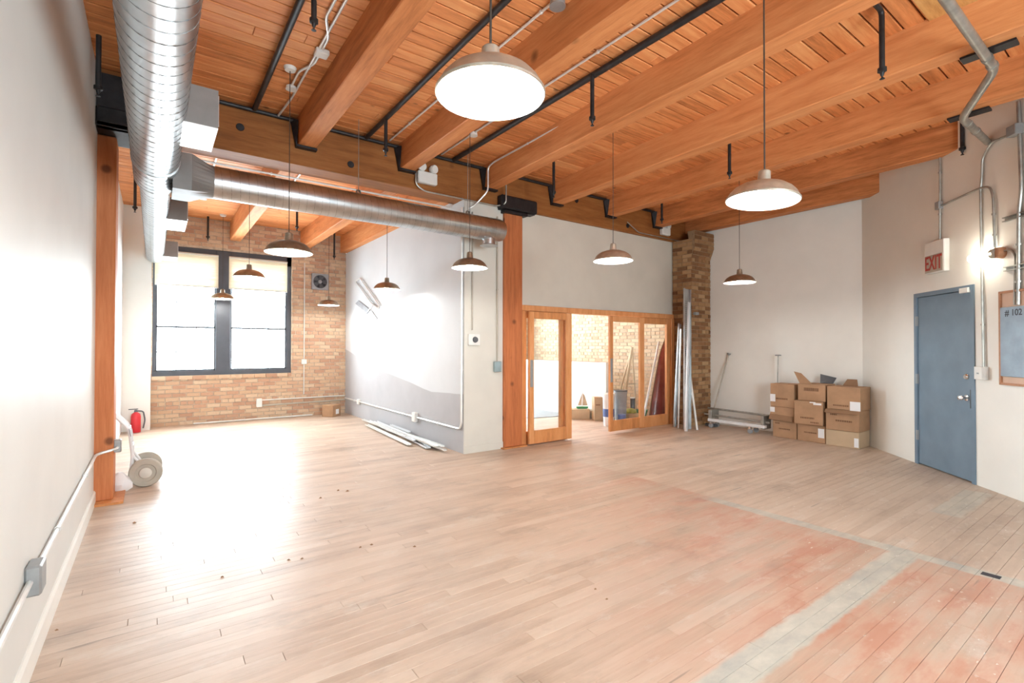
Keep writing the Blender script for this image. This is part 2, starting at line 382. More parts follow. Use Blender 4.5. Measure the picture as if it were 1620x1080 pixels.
# ------------------------------------------------------------------ mesh helpers
class MB:
    def __init__(self, mtx=None):
        self.v, self.f, self.r, self.m = [], [], [], mtx
    def add(self, vs, fs, r=0.0):
        k = len(self.v)
        for p in vs:
            p = Vector(p)
            self.v.append(self.m @ p if self.m else p)
        for q in fs:
            self.f.append(tuple(i + k for i in q)); self.r.append(r)
        return self
    def box(self, x0, x1, y0, y1, z0, z1, r=0.0):
        return self.add([(x0, y0, z0), (x1, y0, z0), (x1, y1, z0), (x0, y1, z0), (x0, y0, z1), (x1, y0, z1), (x1, y1, z1), (x0, y1, z1)],
                        [(0, 3, 2, 1), (4, 5, 6, 7), (0, 1, 5, 4), (1, 2, 6, 5), (2, 3, 7, 6), (3, 0, 4, 7)], r)
    def cbox(self, x0, x1, y0, y1, z0, z1, c=0.006, r=0.0):
        """box with every edge chamfered"""
        vs, idx = [], {}
        X, Y, Z = (x0, x1), (y0, y1), (z0, z1)
        sg = lambda k: 1 if k == 0 else -1
        for i in (0, 1):
            for j in (0, 1):
                for k in (0, 1):
                    for ax in (0, 1, 2):
                        p = [X[i] + sg(i) * c, Y[j] + sg(j) * c, Z[k] + sg(k) * c]
                        p[ax] = (X[i], Y[j], Z[k])[ax]
                        idx[(i, j, k, ax)] = len(vs); vs.append(tuple(p))
        fs = []
        for ax in (0, 1, 2):
            o = [a for a in (0, 1, 2) if a != ax]
            for s in (0, 1):
                ring = []
                for a, b_ in ((0, 0), (1, 0), (1, 1), (0, 1)):
                    q = [0, 0, 0]; q[ax] = s; q[o[0]] = a; q[o[1]] = b_
                    ring.append(idx[(q[0], q[1], q[2], ax)])
                fs.append(tuple(ring))
        for ax in (0, 1, 2):
            o = [a for a in (0, 1, 2) if a != ax]
            for a in (0, 1):
                for b_ in (0, 1):
                    e = []
                    for s, face in ((0, o[0]), (1, o[0]), (1, o[1]), (0, o[1])):
                        q = [0, 0, 0]; q[ax] = s; q[o[0]] = a; q[o[1]] = b_
                        e.append(idx[(q[0], q[1], q[2], face)])
                    fs.append(tuple(e))
        for i in (0, 1):
            for j in (0, 1):
                for k in (0, 1):
                    fs.append((idx[(i, j, k, 0)], idx[(i, j, k, 1)], idx[(i, j, k, 2)]))
        return self.add(vs, fs, r)
    def quad(self, a, b, c, d, t=None):
        """a flat piece with thickness t"""
        a, b, c, d = (Vector(p) for p in (a, b, c, d))
        n = (b - a).cross(d - a).normalized() * (t or 0.003)
        return self.add([a, b, c, d, a + n, b + n, c + n, d + n],
                        [(0, 3, 2, 1), (4, 5, 6, 7), (0, 1, 5, 4), (1, 2, 6, 5), (2, 3, 7, 6), (3, 0, 4, 7)])
    def tube(self, pts, r, seg=10, caps=True, rs=None):
        pts = [Vector(p) for p in pts]
        vs, fs = [], []
        prev = None
        n = len(pts)
        for i, p in enumerate(pts):
            t = (pts[min(i + 1, n - 1)] - pts[max(i - 1, 0)]).normalized()
            if prev is None:
                a = Vector((0, 0, 1)) if abs(t.z) < 0.9 else Vector((1, 0, 0))
                u = t.cross(a).normalized()
            else:
                u = (prev - t * prev.dot(t)).normalized()
            prev = u
            v = t.cross(u)
            rad = rs[i] if rs else r
            for k in range(seg):
                a = 2 * math.pi * k / seg
                vs.append(p + (u * math.cos(a) + v * math.sin(a)) * rad)
        for i in range(n - 1):
            for k in range(seg):
                k2 = (k + 1) % seg
                fs.append((i * seg + k, i * seg + k2, (i + 1) * seg + k2, (i + 1) * seg + k))
        if caps:
            fs.append(tuple(range(seg))[::-1]); fs.append(tuple((n - 1) * seg + k for k in range(seg)))
        return self.add(vs, fs)
    def lathe(self, prof, c, axis=(0, 0, 1), seg=24):
        """prof: list of (radius, height along axis) from c"""
        ax = Vector(axis).normalized()
        a = Vector((0, 0, 1)) if abs(ax.z) < 0.9 else Vector((1, 0, 0))
        u = ax.cross(a).normalized(); v = ax.cross(u)
        c = Vector(c); vs, fs = [], []
        for (rad, h) in prof:
            for k in range(seg):
                t = 2 * math.pi * k / seg
                vs.append(c + ax * h + (u * math.cos(t) + v * math.sin(t)) * rad)
        for i in range(len(prof) - 1):
            for k in range(seg):
                k2 = (k + 1) % seg
                fs.append((i * seg + k, i * seg + k2, (i + 1) * seg + k2, (i + 1) * seg + k))
        return self.add(vs, fs)
    def loft(self, rings, cap=True):
        vs, fs = [], []
        s = len(rings[0])
        for rg in rings: vs += rg
        for i in range(len(rings) - 1):
            for k in range(s):
                k2 = (k + 1) % s
                fs.append((i * s + k, i * s + k2, (i + 1) * s + k2, (i + 1) * s + k))
        if cap:
            fs.append(tuple(range(s))[::-1]); fs.append(tuple((len(rings) - 1) * s + k for k in range(s)))
        return self.add(vs, fs)
    def mesh(self, name, mat, off=None, smooth=False):
        me = bpy.data.meshes.new(name)
        o = Vector(off) if off is not None else Vector((0, 0, 0))
        me.from_pydata([tuple(p - o) for p in self.v], [], self.f)
        if any(self.r):
            at = me.attributes.new('rnd', 'FLOAT', 'FACE')
            at.data.foreach_set('value', self.r)
        me.materials.append(M[mat] if isinstance(mat, str) else mat)
        me.update()
        import bmesh
        bm = bmesh.new(); bm.from_mesh(me)
        bmesh.ops.recalc_face_normals(bm, faces=bm.faces)
        if smooth:
            for e in bm.edges:
                if len(e.link_faces) == 2 and e.calc_face_angle(0) > R(38): e.smooth = False
            for fc in bm.faces: fc.smooth = True
        bm.to_mesh(me); bm.free()
        return me
    def build(self, name, mat, parent=None, smooth=False, label=None):
        if parent is None:
            c = sum(self.v, Vector()) / len(self.v)
            c = Vector((c.x, c.y, min(p.z for p in self.v)))
        else:
            c = wloc(parent)
        o = bpy.data.objects.new(name, self.mesh(name, mat, c, smooth))
        col.objects.link(o)
        if parent is None: o.location = c
        else: o.parent = parent
        if label: o['label'] = label
        return o
def wloc(o):
    v = Vector(o.location)
    while o.parent:
        o = o.parent; v += o.location
    return v
def thing(name, loc, label, cat, group=None, kind=None):
    o = bpy.data.objects.new(name, None)
    o.empty_display_size = 0.1
    o.location = loc
    col.objects.link(o)
    return tag(o, label, cat, group, kind)
def tag(o, label, cat=None, group=None, kind=None):
    o['label'] = label
    if cat: o['category'] = cat
    if group: o['group'] = group
    if kind: o['kind'] = kind
    return o
def struct(o, label=None):
    o['kind'] = 'structure'
    if label: o['label'] = label
    return o
def bend(pts, rad=0.05, n=5):
    """round the corners of a polyline"""
    pts = [Vector(p) for p in pts]
    out = [pts[0]]
    for i in range(1, len(pts) - 1):
        a, b, c = pts[i - 1], pts[i], pts[i + 1]
        d1, d2 = (a - b), (c - b)
        q = min(rad, d1.length * 0.45, d2.length * 0.45)
        p1, p2 = b + d1.normalized() * q, b + d2.normalized() * q
        for k in range(n + 1):
            t = k / n
            out.append(p1 * (1 - t) ** 2 + b * 2 * t * (1 - t) + p2 * t * t)
    out.append(pts[-1])
    return out
def copy_tree(o, parent=None):
    c = o.copy(); col.objects.link(c); c.parent = parent
    for ch in list(o.children): copy_tree(ch, c)
    return c
def text_mesh(name, body, size, mat, parent, mtx, ext=0.001):
    cu = bpy.data.curves.new(name, 'FONT')
    cu.body = body; cu.size = size; cu.extrude = ext; cu.align_x = 'CENTER'; cu.align_y = 'CENTER'
    cu.offset = size * 0.012
    t = bpy.data.objects.new(name, cu)
    me = bpy.data.meshes.new_from_object(t)
    bpy.data.objects.remove(t)
    me.name = name
    me.transform(Matrix.Translation(-wloc(parent)) @ mtx)
    me.materials.clear(); me.materials.append(M[mat])
    o = bpy.data.objects.new(name, me); col.objects.link(o); o.parent = parent
    return o

def bricks(mb, o, u, v, n, W, H, holes=(), bl=0.203, bh=0.062, j=0.012, proud=0.010, seedv=1):
    """courses of single bricks on a plane: origin o, along u, up v, outward n"""
    rg = random.Random(seedv)
    o, u, v, n = Vector(o), Vector(u), Vector(v), Vector(n)
    row, z = 0, 0.0
    while z < H - 0.02:
        x = -(bl + j) * (0.5 if row % 2 else 0.0)
        hdr = row % 6 == 5
        L = 0.098 if hdr else bl
        z1 = min(z + bh, H)
        while x < W:
            a, b = max(x, 0), min(x + L, W)
            x += L + j
            if b - a < 0.02: continue
            segs = [(a, b)]
            for (h0, h1, k0, k1) in holes:
                if z1 > k0 and z < k1:
                    ns = []
                    for (p, q) in segs:
                        if q <= h0 or p >= h1: ns.append((p, q))
                        else:
                            if p < h0: ns.append((p, h0))
                            if q > h1: ns.append((h1, q))
                    segs = ns
            for (p, q) in segs:
                if q - p < 0.015: continue
                pr = proud * rg.uniform(0.5, 1.25)
                A = [o + u * p + v * z, o + u * q + v * z, o + u * q + v * z1, o + u * p + v * z1]
                c = 0.003
                B = [o + u * (p + c) + v * (z + c) + n * pr, o + u * (q - c) + v * (z + c) + n * pr, o + u * (q - c) + v * (z1 - c) + n * pr, o + u * (p + c) + v * (z1 - c) + n * pr]
                mb.add(A + B, [(4, 5, 6, 7), (0, 1, 5, 4), (1, 2, 6, 5), (2, 3, 7, 6), (3, 0, 4, 7)], rg.uniform(0.001, 0.999))
        z += bh + j
        row += 1
    return mb

# ------------------------------------------------------------------ key planes
XL = -0.44          # left wall face
YG = 5.78           # girder front face
YB = 10.9           # back wall face
XA = 3.40           # alcove wall face
ZD = 3.98           # underside of front deck
ZB = 3.86           # underside of back deck
ZJ = 3.66           # underside of front joists
CORN = Vector((8.67, 2.91, 0))
DX, DN = Vector((0.7185, 0.6955, 0)).normalized(), Vector((-0.6955, 0.7185, 0)).normalized()
MD = Matrix(((DX.x, DN.x, 0, CORN.x), (DX.y, DN.y, 0, CORN.y), (0, 0, 1, 0), (0, 0, 0, 1)))   # diagonal wall frame: x toward the corner, y into the room
def onD(x, y, off=0.0):
    p = onp(DN, DN.dot(CORN) + off, x, y)
    q = p - CORN
    return q.dot(DX), p.z
def Dp(s, n, z): return MD @ Vector((s, n, z))

# ================================================================== FLOOR
base = MB().box(-0.75, 9.0, -2.9, 11.15, -0.12, -0.012)
floor = struct(base.build('floor', 'floor'), 'worn orange-blond strip wood floor with grey patched strips')
PW = 0.0785
boards = []
row = 0
y = -2.4
while y < 11.0:
    x = -0.46 - random.uniform(0, 1.6)
    xmax = 8.9
    while x < xmax:
        L = random.uniform(0.9, 2.3)
        a, b = max(x, -0.46), min(x + L, xmax)
        if b - a > 0.05: boards.append((a, b, y))
        x += L
    y += PW
def seen(bd):
    c = Vector(((bd[0] + bd[1]) / 2, bd[2], 0)) - CAM
    d = c.dot(fw)
    if d < 0.4: return -1
    px = 810 + F * c.dot(rt) / d; py = 540 - F * c.dot(up) / d
    hw = F * (bd[1] - bd[0]) / 2 / d
    if px + hw < 0 or px - hw > 1620 or py > 1130: return -1
    ins = (Vector((bd[0], bd[2], 0)) - CORN).dot(DN)
    if ins < 0.1: return -1
    return 1 / d
boards.sort(key=lambda q: -seen(q))
unit = MB()
c_, h_, d_ = 0.0015, 0.0, -0.014
unit.add([(0, 0, d_), (1, 0, d_), (1, PW, d_), (0, PW, d_), (0.0, 0.0006, h_ - 0.002), (1, 0.0006, h_ - 0.002), (1, PW - 0.0006, h_ - 0.002), (0, PW - 0.0006, h_ - 0.002),
          (0.0012, c_, h_), (0.9988, c_, h_), (0.9988, PW - c_, h_), (0.0012, PW - c_, h_)],
         [(0, 1, 5, 4), (1, 2, 6, 5), (2, 3, 7, 6), (3, 0, 4, 7), (4, 5, 9, 8), (5, 6, 10, 9), (6, 7, 11, 10), (7, 4, 8, 11), (8, 9, 10, 11)])
unit_me = unit.mesh('plank', 'floor')
far = MB()
for i, (a, b, yy) in enumerate(boards):
    if i < 298:
        o = bpy.data.objects.new('plank', unit_me)
        col.objects.link(o)
        o.parent = floor
        o.location = Vector((a, yy, 0)) - floor.location
        o.scale = (b - a - 0.0015, 1, 1)
    else:
        k = len(far.v)
        L = b - a - 0.0015
        far.add([(a + p[0] * L, yy + p[1], p[2]) for p in unit.v], unit.f, random.uniform(0.001, 0.999))
fp = far.build('strip_planks', 'floor', floor)
fp['kind'] = 'stuff'

# ================================================================== WALLS
def wallbox(name, mat, x0, x1, y0, y1, z0, z1, label):
    return struct(MB().box(x0, x1, y0, y1, z0, z1).build(name, mat), label)
struct(MB().box(XL - 0.2, XL, -2.4, 5.93, 0, 4.0).box(XL - 0.2, XL, 5.93, 6.28, 3.425, 4.0).build('wall_left', 'wallsheen'), 'smooth white painted wall along the left')
bb = MB()
bb.add([(XL, -2.4, 0), (XL + 0.016, -2.4, 0), (XL + 0.016, -2.4, 0.105), (XL + 0.006, -2.4, 0.122), (XL, -2.4, 0.122),
        (XL, 5.93, 0), (XL + 0.016, 5.93, 0), (XL + 0.016, 5.93, 0.105), (XL + 0.006, 5.93, 0.122), (XL, 5.93, 0.122)],
       [(0, 1, 6, 5), (1, 2, 7, 6), (2, 3, 8, 7), (3, 4, 9, 8), (0, 4, 3, 2, 1), (5, 6, 7, 8, 9)])
struct(bb.build('baseboard_left', 'base'), 'white baseboard along the left wall')
wallbox('wall_alcove_left', 'wallcool', XL - 0.2, XL, 6.27, 11.1, 0, ZB, 'white alcove wall behind the left timber post')
wallbox('wall_corner_chase', 'wall', XL, -0.045, 10.62, 11.1, 0, ZB, 'cream boxed-out corner beside the back window')

# back brick wall with the window opening
WX0, WX1, WZ0, WZ1 = -0.03, 2.29, 0.91, 3.29
bw = MB()
bw.box(-0.045, WX0, YB, YB + 0.25, 0, ZB); bw.box(WX1, XA, YB, YB + 0.25, 0, ZB)
bw.box(WX0, WX1, YB, YB + 0.25, 0, WZ0); bw.box(WX0, WX1, YB, YB + 0.25, WZ1, ZB)
wall_back = struct(bw.build('wall_back', 'mortar'), 'exposed tan brick wall around the back window')
bk = bricks(MB(), (-0.045, YB, 0.005), (1, 0, 0), (0, 0, 1), (0, -1, 0), XA + 0.045, ZB - 0.01, [(WX0 + 0.045, WX1 + 0.045, WZ0, WZ1)], seedv=3)
o = bk.build('bricks', 'brick', wall_back); o['kind'] = 'stuff'
# brick sill course
ss = MB()
x = WX0
while x < WX1 - 0.05:
    ss.box(x, min(x + 0.195, WX1), YB - 0.028, YB, WZ0 - 0.066, WZ0 - 0.004, random.uniform(0.1, 0.9)); x += 0.205
ss.build('sill_bricks', 'brick', wall_back)['kind'] = 'stuff'

# alcove wall (two-tone paint) with its thick end face
wm = MB().box(XA, XA + 0.15, 5.80, 6.115, 0, 3.455)
wm.box(XA, XA + 0.15, 6.115, 10.9, 0, 3.498)
struct(wm.build('wall_alcove_right', 'twotone'), 'white alcove wall with a grey painted field along its foot')
wallbox('wall_alcove_end', 'cream', XA + 0.002, 4.038, 5.785, 5.95, 0, 3.46, 'cream end face of the alcove wall beside the post')
struct(MB().box(XA - 0.0, 4.04, 5.772, 5.786, 0, 0.10).build('baseboard_end', 'cream'), 'cream baseboard at the alcove wall end')
wallbox('wall_above_glazing', 'beige', 4.37, 8.62, 5.825, 5.96, 2.072, 3.458, 'beige wall above the glazed sliding doors')

# glazed room behind: brick party wall, back wall with a wide window
br = MB().box(8.4, 8.62, 5.96, 11.1, 0, ZB)
wall_far = struct(br.build('wall_glazed_room_right', 'mortar'), 'pale brick side wall of the glazed room')
o = bricks(MB(), (8.4, 10.9, 0.005), (0, -1, 0), (0, 0, 1), (-1, 0, 0), 4.93, 3.3, seedv=5).build('bricks', 'brickpale', wall_far); o['kind'] = 'stuff'
gx0, gx1, gz0, gz1 = 4.2, 7.4, 0.7, 3.3
gb = MB()
gb.box(XA + 0.15, gx0, YB, YB + 0.2, 0, ZB); gb.box(gx1, 8.4, YB, YB + 0.2, 0, ZB)
gb.box(gx0, gx1, YB, YB + 0.2, 0, gz0); gb.box(gx0, gx1, YB, YB + 0.2, gz1, ZB)
struct(gb.build('wall_glazed_room_back', 'wallcool'), 'white back wall of the glazed room')
kw = MB().cbox(7.22, 7.32, 6.78, 10.88, 0, 1.14, 0.004)
struct(kw.build('wall_low_partition', 'wallcool'), 'white waist-high partition inside the glazed room')

# right: plain wall behind the boxes, then the diagonal wall with the door
p0, p1 = Vector((8.60, 5.8, 0)), Vector((8.67, 2.91, 0))
nv = Vector((p1.y - p0.y, -(p1.x - p0.x), 0)).normalized()      # points out of the room or into it
if nv.x < 0: nv = -nv
wr = MB()
a, b = p0, p1
wr.add([a, b, b + nv * 0.2, a + nv * 0.2, a + Vector((0, 0, 4)), b + Vector((0, 0, 4)), b + nv * 0.2 + Vector((0, 0, 4)), a + nv * 0.2 + Vector((0, 0, 4))],
       [(0, 3, 2, 1), (4, 5, 6, 7), (0, 1, 5, 4), (1, 2, 6, 5), (2, 3, 7, 6), (3, 0, 4, 7)])
struct(wr.build('wall_right', 'wall'), 'warm white wall behind the cardboard boxes')
S0, S1, ZT = onD(1543.5, 600)[0], onD(1448, 600)[0], 2.125
wd = MB(MD)
wd.box(S1, 0.15, -0.2, 0, 0, 4.0); wd.box(-7.65, S0, -0.2, 0, 0, 4.0); wd.box(S0, S1, -0.2, 0, ZT, 4.0)
struct(wd.build('wall_diagonal', 'wall'), 'warm white diagonal wall with the blue-grey door')

# rear wall, behind the camera; its window opening is added to brighten the front
RX0, RX1, RZ0, RZ1 = 0.9, 3.1, 0.9, 2.9
rw_ = MB()
rw_.box(-0.64, RX0, -2.6, -2.4, 0, 4.0); rw_.box(RX1, 3.45, -2.6, -2.4, 0, 4.0)
rw_.box(RX0, RX1, -2.6, -2.4, 0, RZ0); rw_.box(RX0, RX1, -2.6, -2.4, RZ1, 4.0)
struct(rw_.build('wall_rear', 'wallcool'), 'white rear wall behind the viewpoint')

# ================================================================== CEILING
cb = MB().box(-0.7, 9.1, -2.6, 6.13, ZD + 0.022, ZD + 0.2)
cb.box(-0.7, 8.7, 6.13, 11.15, ZB + 0.022, ZB + 0.2)
ceil = struct(cb.build('ceiling', 'deckgap'), 'orange tongue-and-groove timber deck ceiling')
CW = 0.137
cu_ = MB()
c_, g_ = 0.005, 0.006
cu_.add([(0, g_, 0.022), (1, g_, 0.022), (1, CW - g_, 0.022), (0, CW - g_, 0.022), (0, g_, c_), (1, g_, c_), (1, CW - g_, c_), (0, CW - g_, c_),
         (0.001, c_ + g_, 0), (0.999, c_ + g_, 0), (0.999, CW - c_ - g_, 0), (0.001, CW - c_ - g_, 0)],
        [(0, 1, 5, 4), (1, 2, 6, 5), (2, 3, 7, 6), (3, 0, 4, 7), (4, 5, 9, 8), (5, 6, 10, 9), (6, 7, 11, 10), (7, 4, 8, 11), (8, 9, 10, 11)])
cu_me = cu_.mesh('deck_board', 'deck')
y = -0.05
far = MB()
while y < 5.8:
    x = -0.46 - random.uniform(0, 2.5)
    while x < 8.8:
        L = random.choice((2.44, 3.05, 3.66))
        a, b = max(x, -0.46), min(x + L, 8.8)
        if b - a > 0.05:
            o = bpy.data.objects.new('deck_board', cu_me); col.objects.link(o)
            o.parent = ceil
            o.location = Vector((a, y, ZD + random.uniform(-0.0015, 0.0015))) - ceil.location
            o.scale = (b - a - 0.003, 1, 1)
        x += L
    y += CW
y = 6.13
while y < 10.9:
    x = -0.46 - random.uniform(0, 2.5)
    while x < 8.4:
        L = random.choice((2.44, 3.05, 3.66))
        a, b = max(x, -0.46), min(x + L, 8.4)
        far.add([(a + p[0] * (b - a - 0.003), y + p[1], ZB + p[2]) for p in cu_.v], cu_.f, random.uniform(0.001, 0.999))
        x += L
    y += CW
far.build('far_deck_boards', 'deck', ceil)['kind'] = 'stuff'
MB().box(3.86, 4.88, 0.0, 1.16, ZD - 0.018, ZD - 0.002).build('plywood_panel', 'ply', ceil, label='yellowish plywood patch')

# ================================================================== TIMBER FRAME
# front joists: left lower edge at the girder, and toward the viewer (slightly out of true, as found)
J = [(0.02, 0.02), (1.26, 1.265), (2.455, 2.44), (3.70, 3.56), (4.94, 4.80), (6.15, 6.02), (7.40, 7.18), (8.38, 8.30)]
JL = ['timber joist above the big spiral duct, closest to the left wall',
      'timber joist second from the left wall, right of the white conduits',
      'timber joist third from the left wall, behind the nearest lamp',
      'timber joist landing on the girder beside the right post head',
      'timber joist between the right post head and the plain middle lamp cord',
      'timber joist third from the diagonal wall, crossed by the bent pipe',
      'timber joist second from the diagonal wall, its end cut at the white wall',
      'short timber joist nearest the boxes corner, its end cut at the wall']
for i, (xa, xb) in enumerate(J):
    ya, yb = YG - 0.005, 0.2 if i < 6 else 0.2
    wj = 0.185
    def jx(yy): return xb + (xa - xb) * (yy - 0.8) / (5.75 - 0.8)
    y0 = -2.38
    # stop inside the diagonal wall
    if i >= 3:
        while (Vector((jx(y0), y0, 0)) - CORN).dot(DN) < -0.05: y0 += 0.02
    root = thing('ceiling_joist', (jx(y0), y0, ZJ), JL[i], 'beam', 'front ceiling joists')
    j = MB()
    ch = 0.008
    sec = [(0, 0.36), (0, ch), (ch, 0), (wj - ch, 0), (wj, ch), (wj, 0.36)]
    top = ZD + 0.01 - ZJ
    sec = [(q[0], min(q[1], top) if q[1] > 0.3 else q[1]) for q in sec]
    ysk = [y0 + (ya - y0) * t / 4 for t in range(5)]
    rings = []
    for yy in ysk:
        y2 = yy
        ring = []
        for (dx, dz) in sec:
            yk = yy
            if i >= 3 and yy == y0:                                 # the end follows the oblique wall
                while (Vector((jx(yk) + dx, yk, 0)) - CORN).dot(DN) < -0.06: yk += 0.01
            ring.append((jx(yk) + dx, yk, ZJ + dz))
        rings.append(ring)
    j.loft(rings)
    j.build('timber', 'beam', root)
    if 0 < i < 7:
        hg = MB()
        x0 = jx(YG)
        hg.add([(x0 - 0.012, YG - 0.006, ZD - 0.06), (x0 - 0.012, YG - 0.10, ZD - 0.06), (x0 - 0.012, YG - 0.05, ZJ - 0.012), (x0 - 0.012, YG - 0.006, ZJ - 0.012),
                (x0 - 0.075, YG - 0.006, ZD - 0.06), (x0 - 0.075, YG - 0.02, ZD - 0.06), (x0 - 0.02, YG - 0.05, ZJ - 0.012), (x0 - 0.02, YG - 0.006, ZJ - 0.012)],
               [(0, 1, 2, 3), (4, 7, 6, 5), (0, 4, 5, 1), (1, 5, 6, 2), (2, 6, 7, 3), (0, 3, 7, 4)])
        hg.box(x0 - 0.02, x0 + wj + 0.012, YG - 0.075, YG - 0.002, ZJ - 0.024, ZJ - 0.001)
        hg.build('iron_stirrup', 'black', root, label='black iron joist stirrup')
# back joists over the alcove
for xj, lab in ((1.17, 'pale-lit joist left of the middle in the alcove ceiling'), (2.45, 'pale-lit joist right of the middle in the alcove ceiling'), (3.27, 'timber joist along the top of the alcove wall')):
    root = thing('alcove_joist', (xj, 6.1, 3.5), lab, 'beam', 'alcove ceiling joists')
    MB().cbox(xj, xj + 0.18 if xj < 3 else XA + 0.16, 6.12, 10.89, 3.50, ZB - 0.001, 0.008).build('timber', 'beam', root)
# girder
gr = thing('timber_girder', (4.0, 5.95, 3.46), 'long heavy timber girder spanning the room on two posts', 'beam')
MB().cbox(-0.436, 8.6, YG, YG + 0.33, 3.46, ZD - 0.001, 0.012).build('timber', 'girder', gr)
for (px, py) in ((380, 201), (555, 260), (912, 317), (993, 357)):
    p = atY(YG, px, py)
    MB().lathe([(0.0, 0.012), (0.035, 0.010), (0.04, 0.0)], (p.x, YG, p.z), (0, -1, 0), 14).build('bolt_plate', 'black', gr, True)
# posts
pt = thing('timber_post', (-0.47, 6.1, 0), 'reddish timber post at the end of the left wall', 'post')
MB().cbox(-0.64, -0.30, 5.93, 6.27, 0.012, 3.42, 0.014).build('shaft', 'post', pt)
MB().box(-0.437, -0.22, 5.80, 6.3, 0.0, 0.02).build('floor_plate', 'doorwood', pt)
cp = MB().cbox(-0.436, -0.12, 5.70, 5.778, 3.42, 3.60, 0.01)
cp.box(-0.436, -0.12, 5.70, 6.2, 3.42, 3.458)
cp.box(-0.436, -0.2, 5.75, 5.779, 3.60, 3.92)
cp.build('iron_cap', 'black', pt, label='black iron post cap')
pt = thing('timber_post', (4.2, 5.9, 0), 'reddish timber post between the alcove wall and the glazed doors', 'post')
MB().cbox(4.04, 4.365, 5.74, 6.06, 0.012, 3.40, 0.014).build('shaft', 'post', pt)
MB().box(4.0, 4.42, 5.70, 6.06, 0.0, 0.018).build('floor_plate', 'doorwood', pt)
cp = MB()
cp.cbox(3.93, 4.58, 5.66, 5.778, 3.41, 3.60, 0.018)
cp.box(3.95, 4.56, 5.70, 6.0, 3.402, 3.458)
cp.box(4.0, 4.42, 5.70, 5.80, 3.36, 3.41)
cp.build('iron_cap', 'black', pt, label='black iron post cap')

# brick pier carrying the girder end
pr = thing('brick_pier', (8.3, 5.6, 0), 'brown brick pier at the right end of the glazed doors', 'pier')
PX0, PX1, PY0, PY1 = 8.0, 8.6, 5.38, 5.80
m_ = MB().box(PX0 + 0.012, PX1, PY0 + 0.012, PY1, 0, 3.46)
m_.add([(PX0 + 0.012, PY0 + 0.012, 3.1), (PX1, PY0 + 0.012, 3.1), (PX1 + 0.02, PY0 - 0.06, 3.3), (PX0 + 0.0, PY0 - 0.06, 3.3), (PX0 + 0.0, PY0 - 0.06, 3.6), (PX1 + 0.02, PY0 - 0.06, 3.6), (PX1, PY0 + 0.1, 3.6), (PX0 + 0.012, PY0 + 0.1, 3.6)],
       [(0, 1, 2, 3), (3, 2, 5, 4), (4, 5, 6, 7), (0, 3, 4, 7), (1, 6, 5, 2), (0, 7, 6, 1)])
m_.build('core', 'mortardark', pr)
bb = bricks(MB(), (PX0, PY0 + 0.012, 0.005), (1, 0, 0), (0, 0, 1), (0, -1, 0), PX1 - PX0, 3.1, seedv=11)
bricks(bb, (PX0 + 0.012, PY1, 0.005), (0, -1, 0), (0, 0, 1), (-1, 0, 0), PY1 - PY0, 3.44, seedv=12)
bricks(bb, (PX0, PY0 - 0.06, 3.3), (1, 0, 0), (0, 0, 1), (0, -1, 0), PX1 - PX0 + 0.02, 0.3, seedv=13)
bricks(bb, (PX0, PY0 + 0.012, 3.1), (1, 0, 0), Vector((0, -0.36, 1)).normalized(), Vector((0, -1, -0.36)).normalized(), PX1 - PX0, 0.2, seedv=14)
bb.build('bricks', 'brickdark', pr)['kind'] = 'stuff'

# ================================================================== WINDOW
def window(name, x0, x1, z0, z1, mull, label, cols=3, detail=True):
    wn = struct(thing(name, ((x0 + x1) / 2, YB + 0.1, z0), label, None), label)
    yf, yb = YB + 0.035, YB + 0.12
    f = MB()
    f.box(x0, x0 + 0.05, yf, yb, z0, z1); f.box(x1 - 0.09, x1, yf, yb, z0, z1)
    f.box(x0, x1, yf - 0.02, yb, z0, z0 + 0.085); f.box(x0, x1, yf, yb, z1 - 0.19, z1)
    f.build('window_frame', 'frame', wn)
    MB().cbox(mull[0], mull[1], yf - 0.015, yb + 0.01, z0, z1, 0.01).build('mullion', 'frame', wn)
    for k, (a, b) in enumerate(((x0 + 0.05, mull[0]), (mull[1], x1 - 0.09))):
        s = MB()
        za, zb = z0 + 0.085, z1 - 0.19
        s.box(a, a + 0.022, yf + 0.02, yb - 0.02, za, zb); s.box(b - 0.022, b, yf + 0.02, yb - 0.02, za, zb)
        s.box(a, b, yf + 0.02, yb - 0.02, za, za + 0.025); s.box(a, b, yf + 0.02, yb - 0.02, zb - 0.03, zb)
        zm = (za + zb) / 2 - 0.24
        s.box(a, b, yf + 0.02, yb - 0.02, zm - 0.017, zm + 0.017)
        sash = s.build('sash', 'frame', wn)
        t = MB()
        for c in range(1, cols):
            xx = a + (b - a) * c / cols
            t.box(xx - 0.007, xx + 0.007, yf + 0.04, yf + 0.055, za + 0.025, zb)
        for zz in (zm - 0.46, zm + 0.46, zm + 0.92):
            t.box(a + 0.02, b - 0.02, yf + 0.04, yf + 0.055, zz - 0.007, zz + 0.007)
        t.build('muntin_bars', 'muntin', sash)
        MB().box(a + 0.01, b - 0.01, yf + 0.044, yf + 0.050, za, zb).build('pane', 'glass', wn)
    return wn
window('window_1', WX0, WX1, WZ0, WZ1, (0.945, 1.20), 'tall dark-framed double window in the back brick wall')
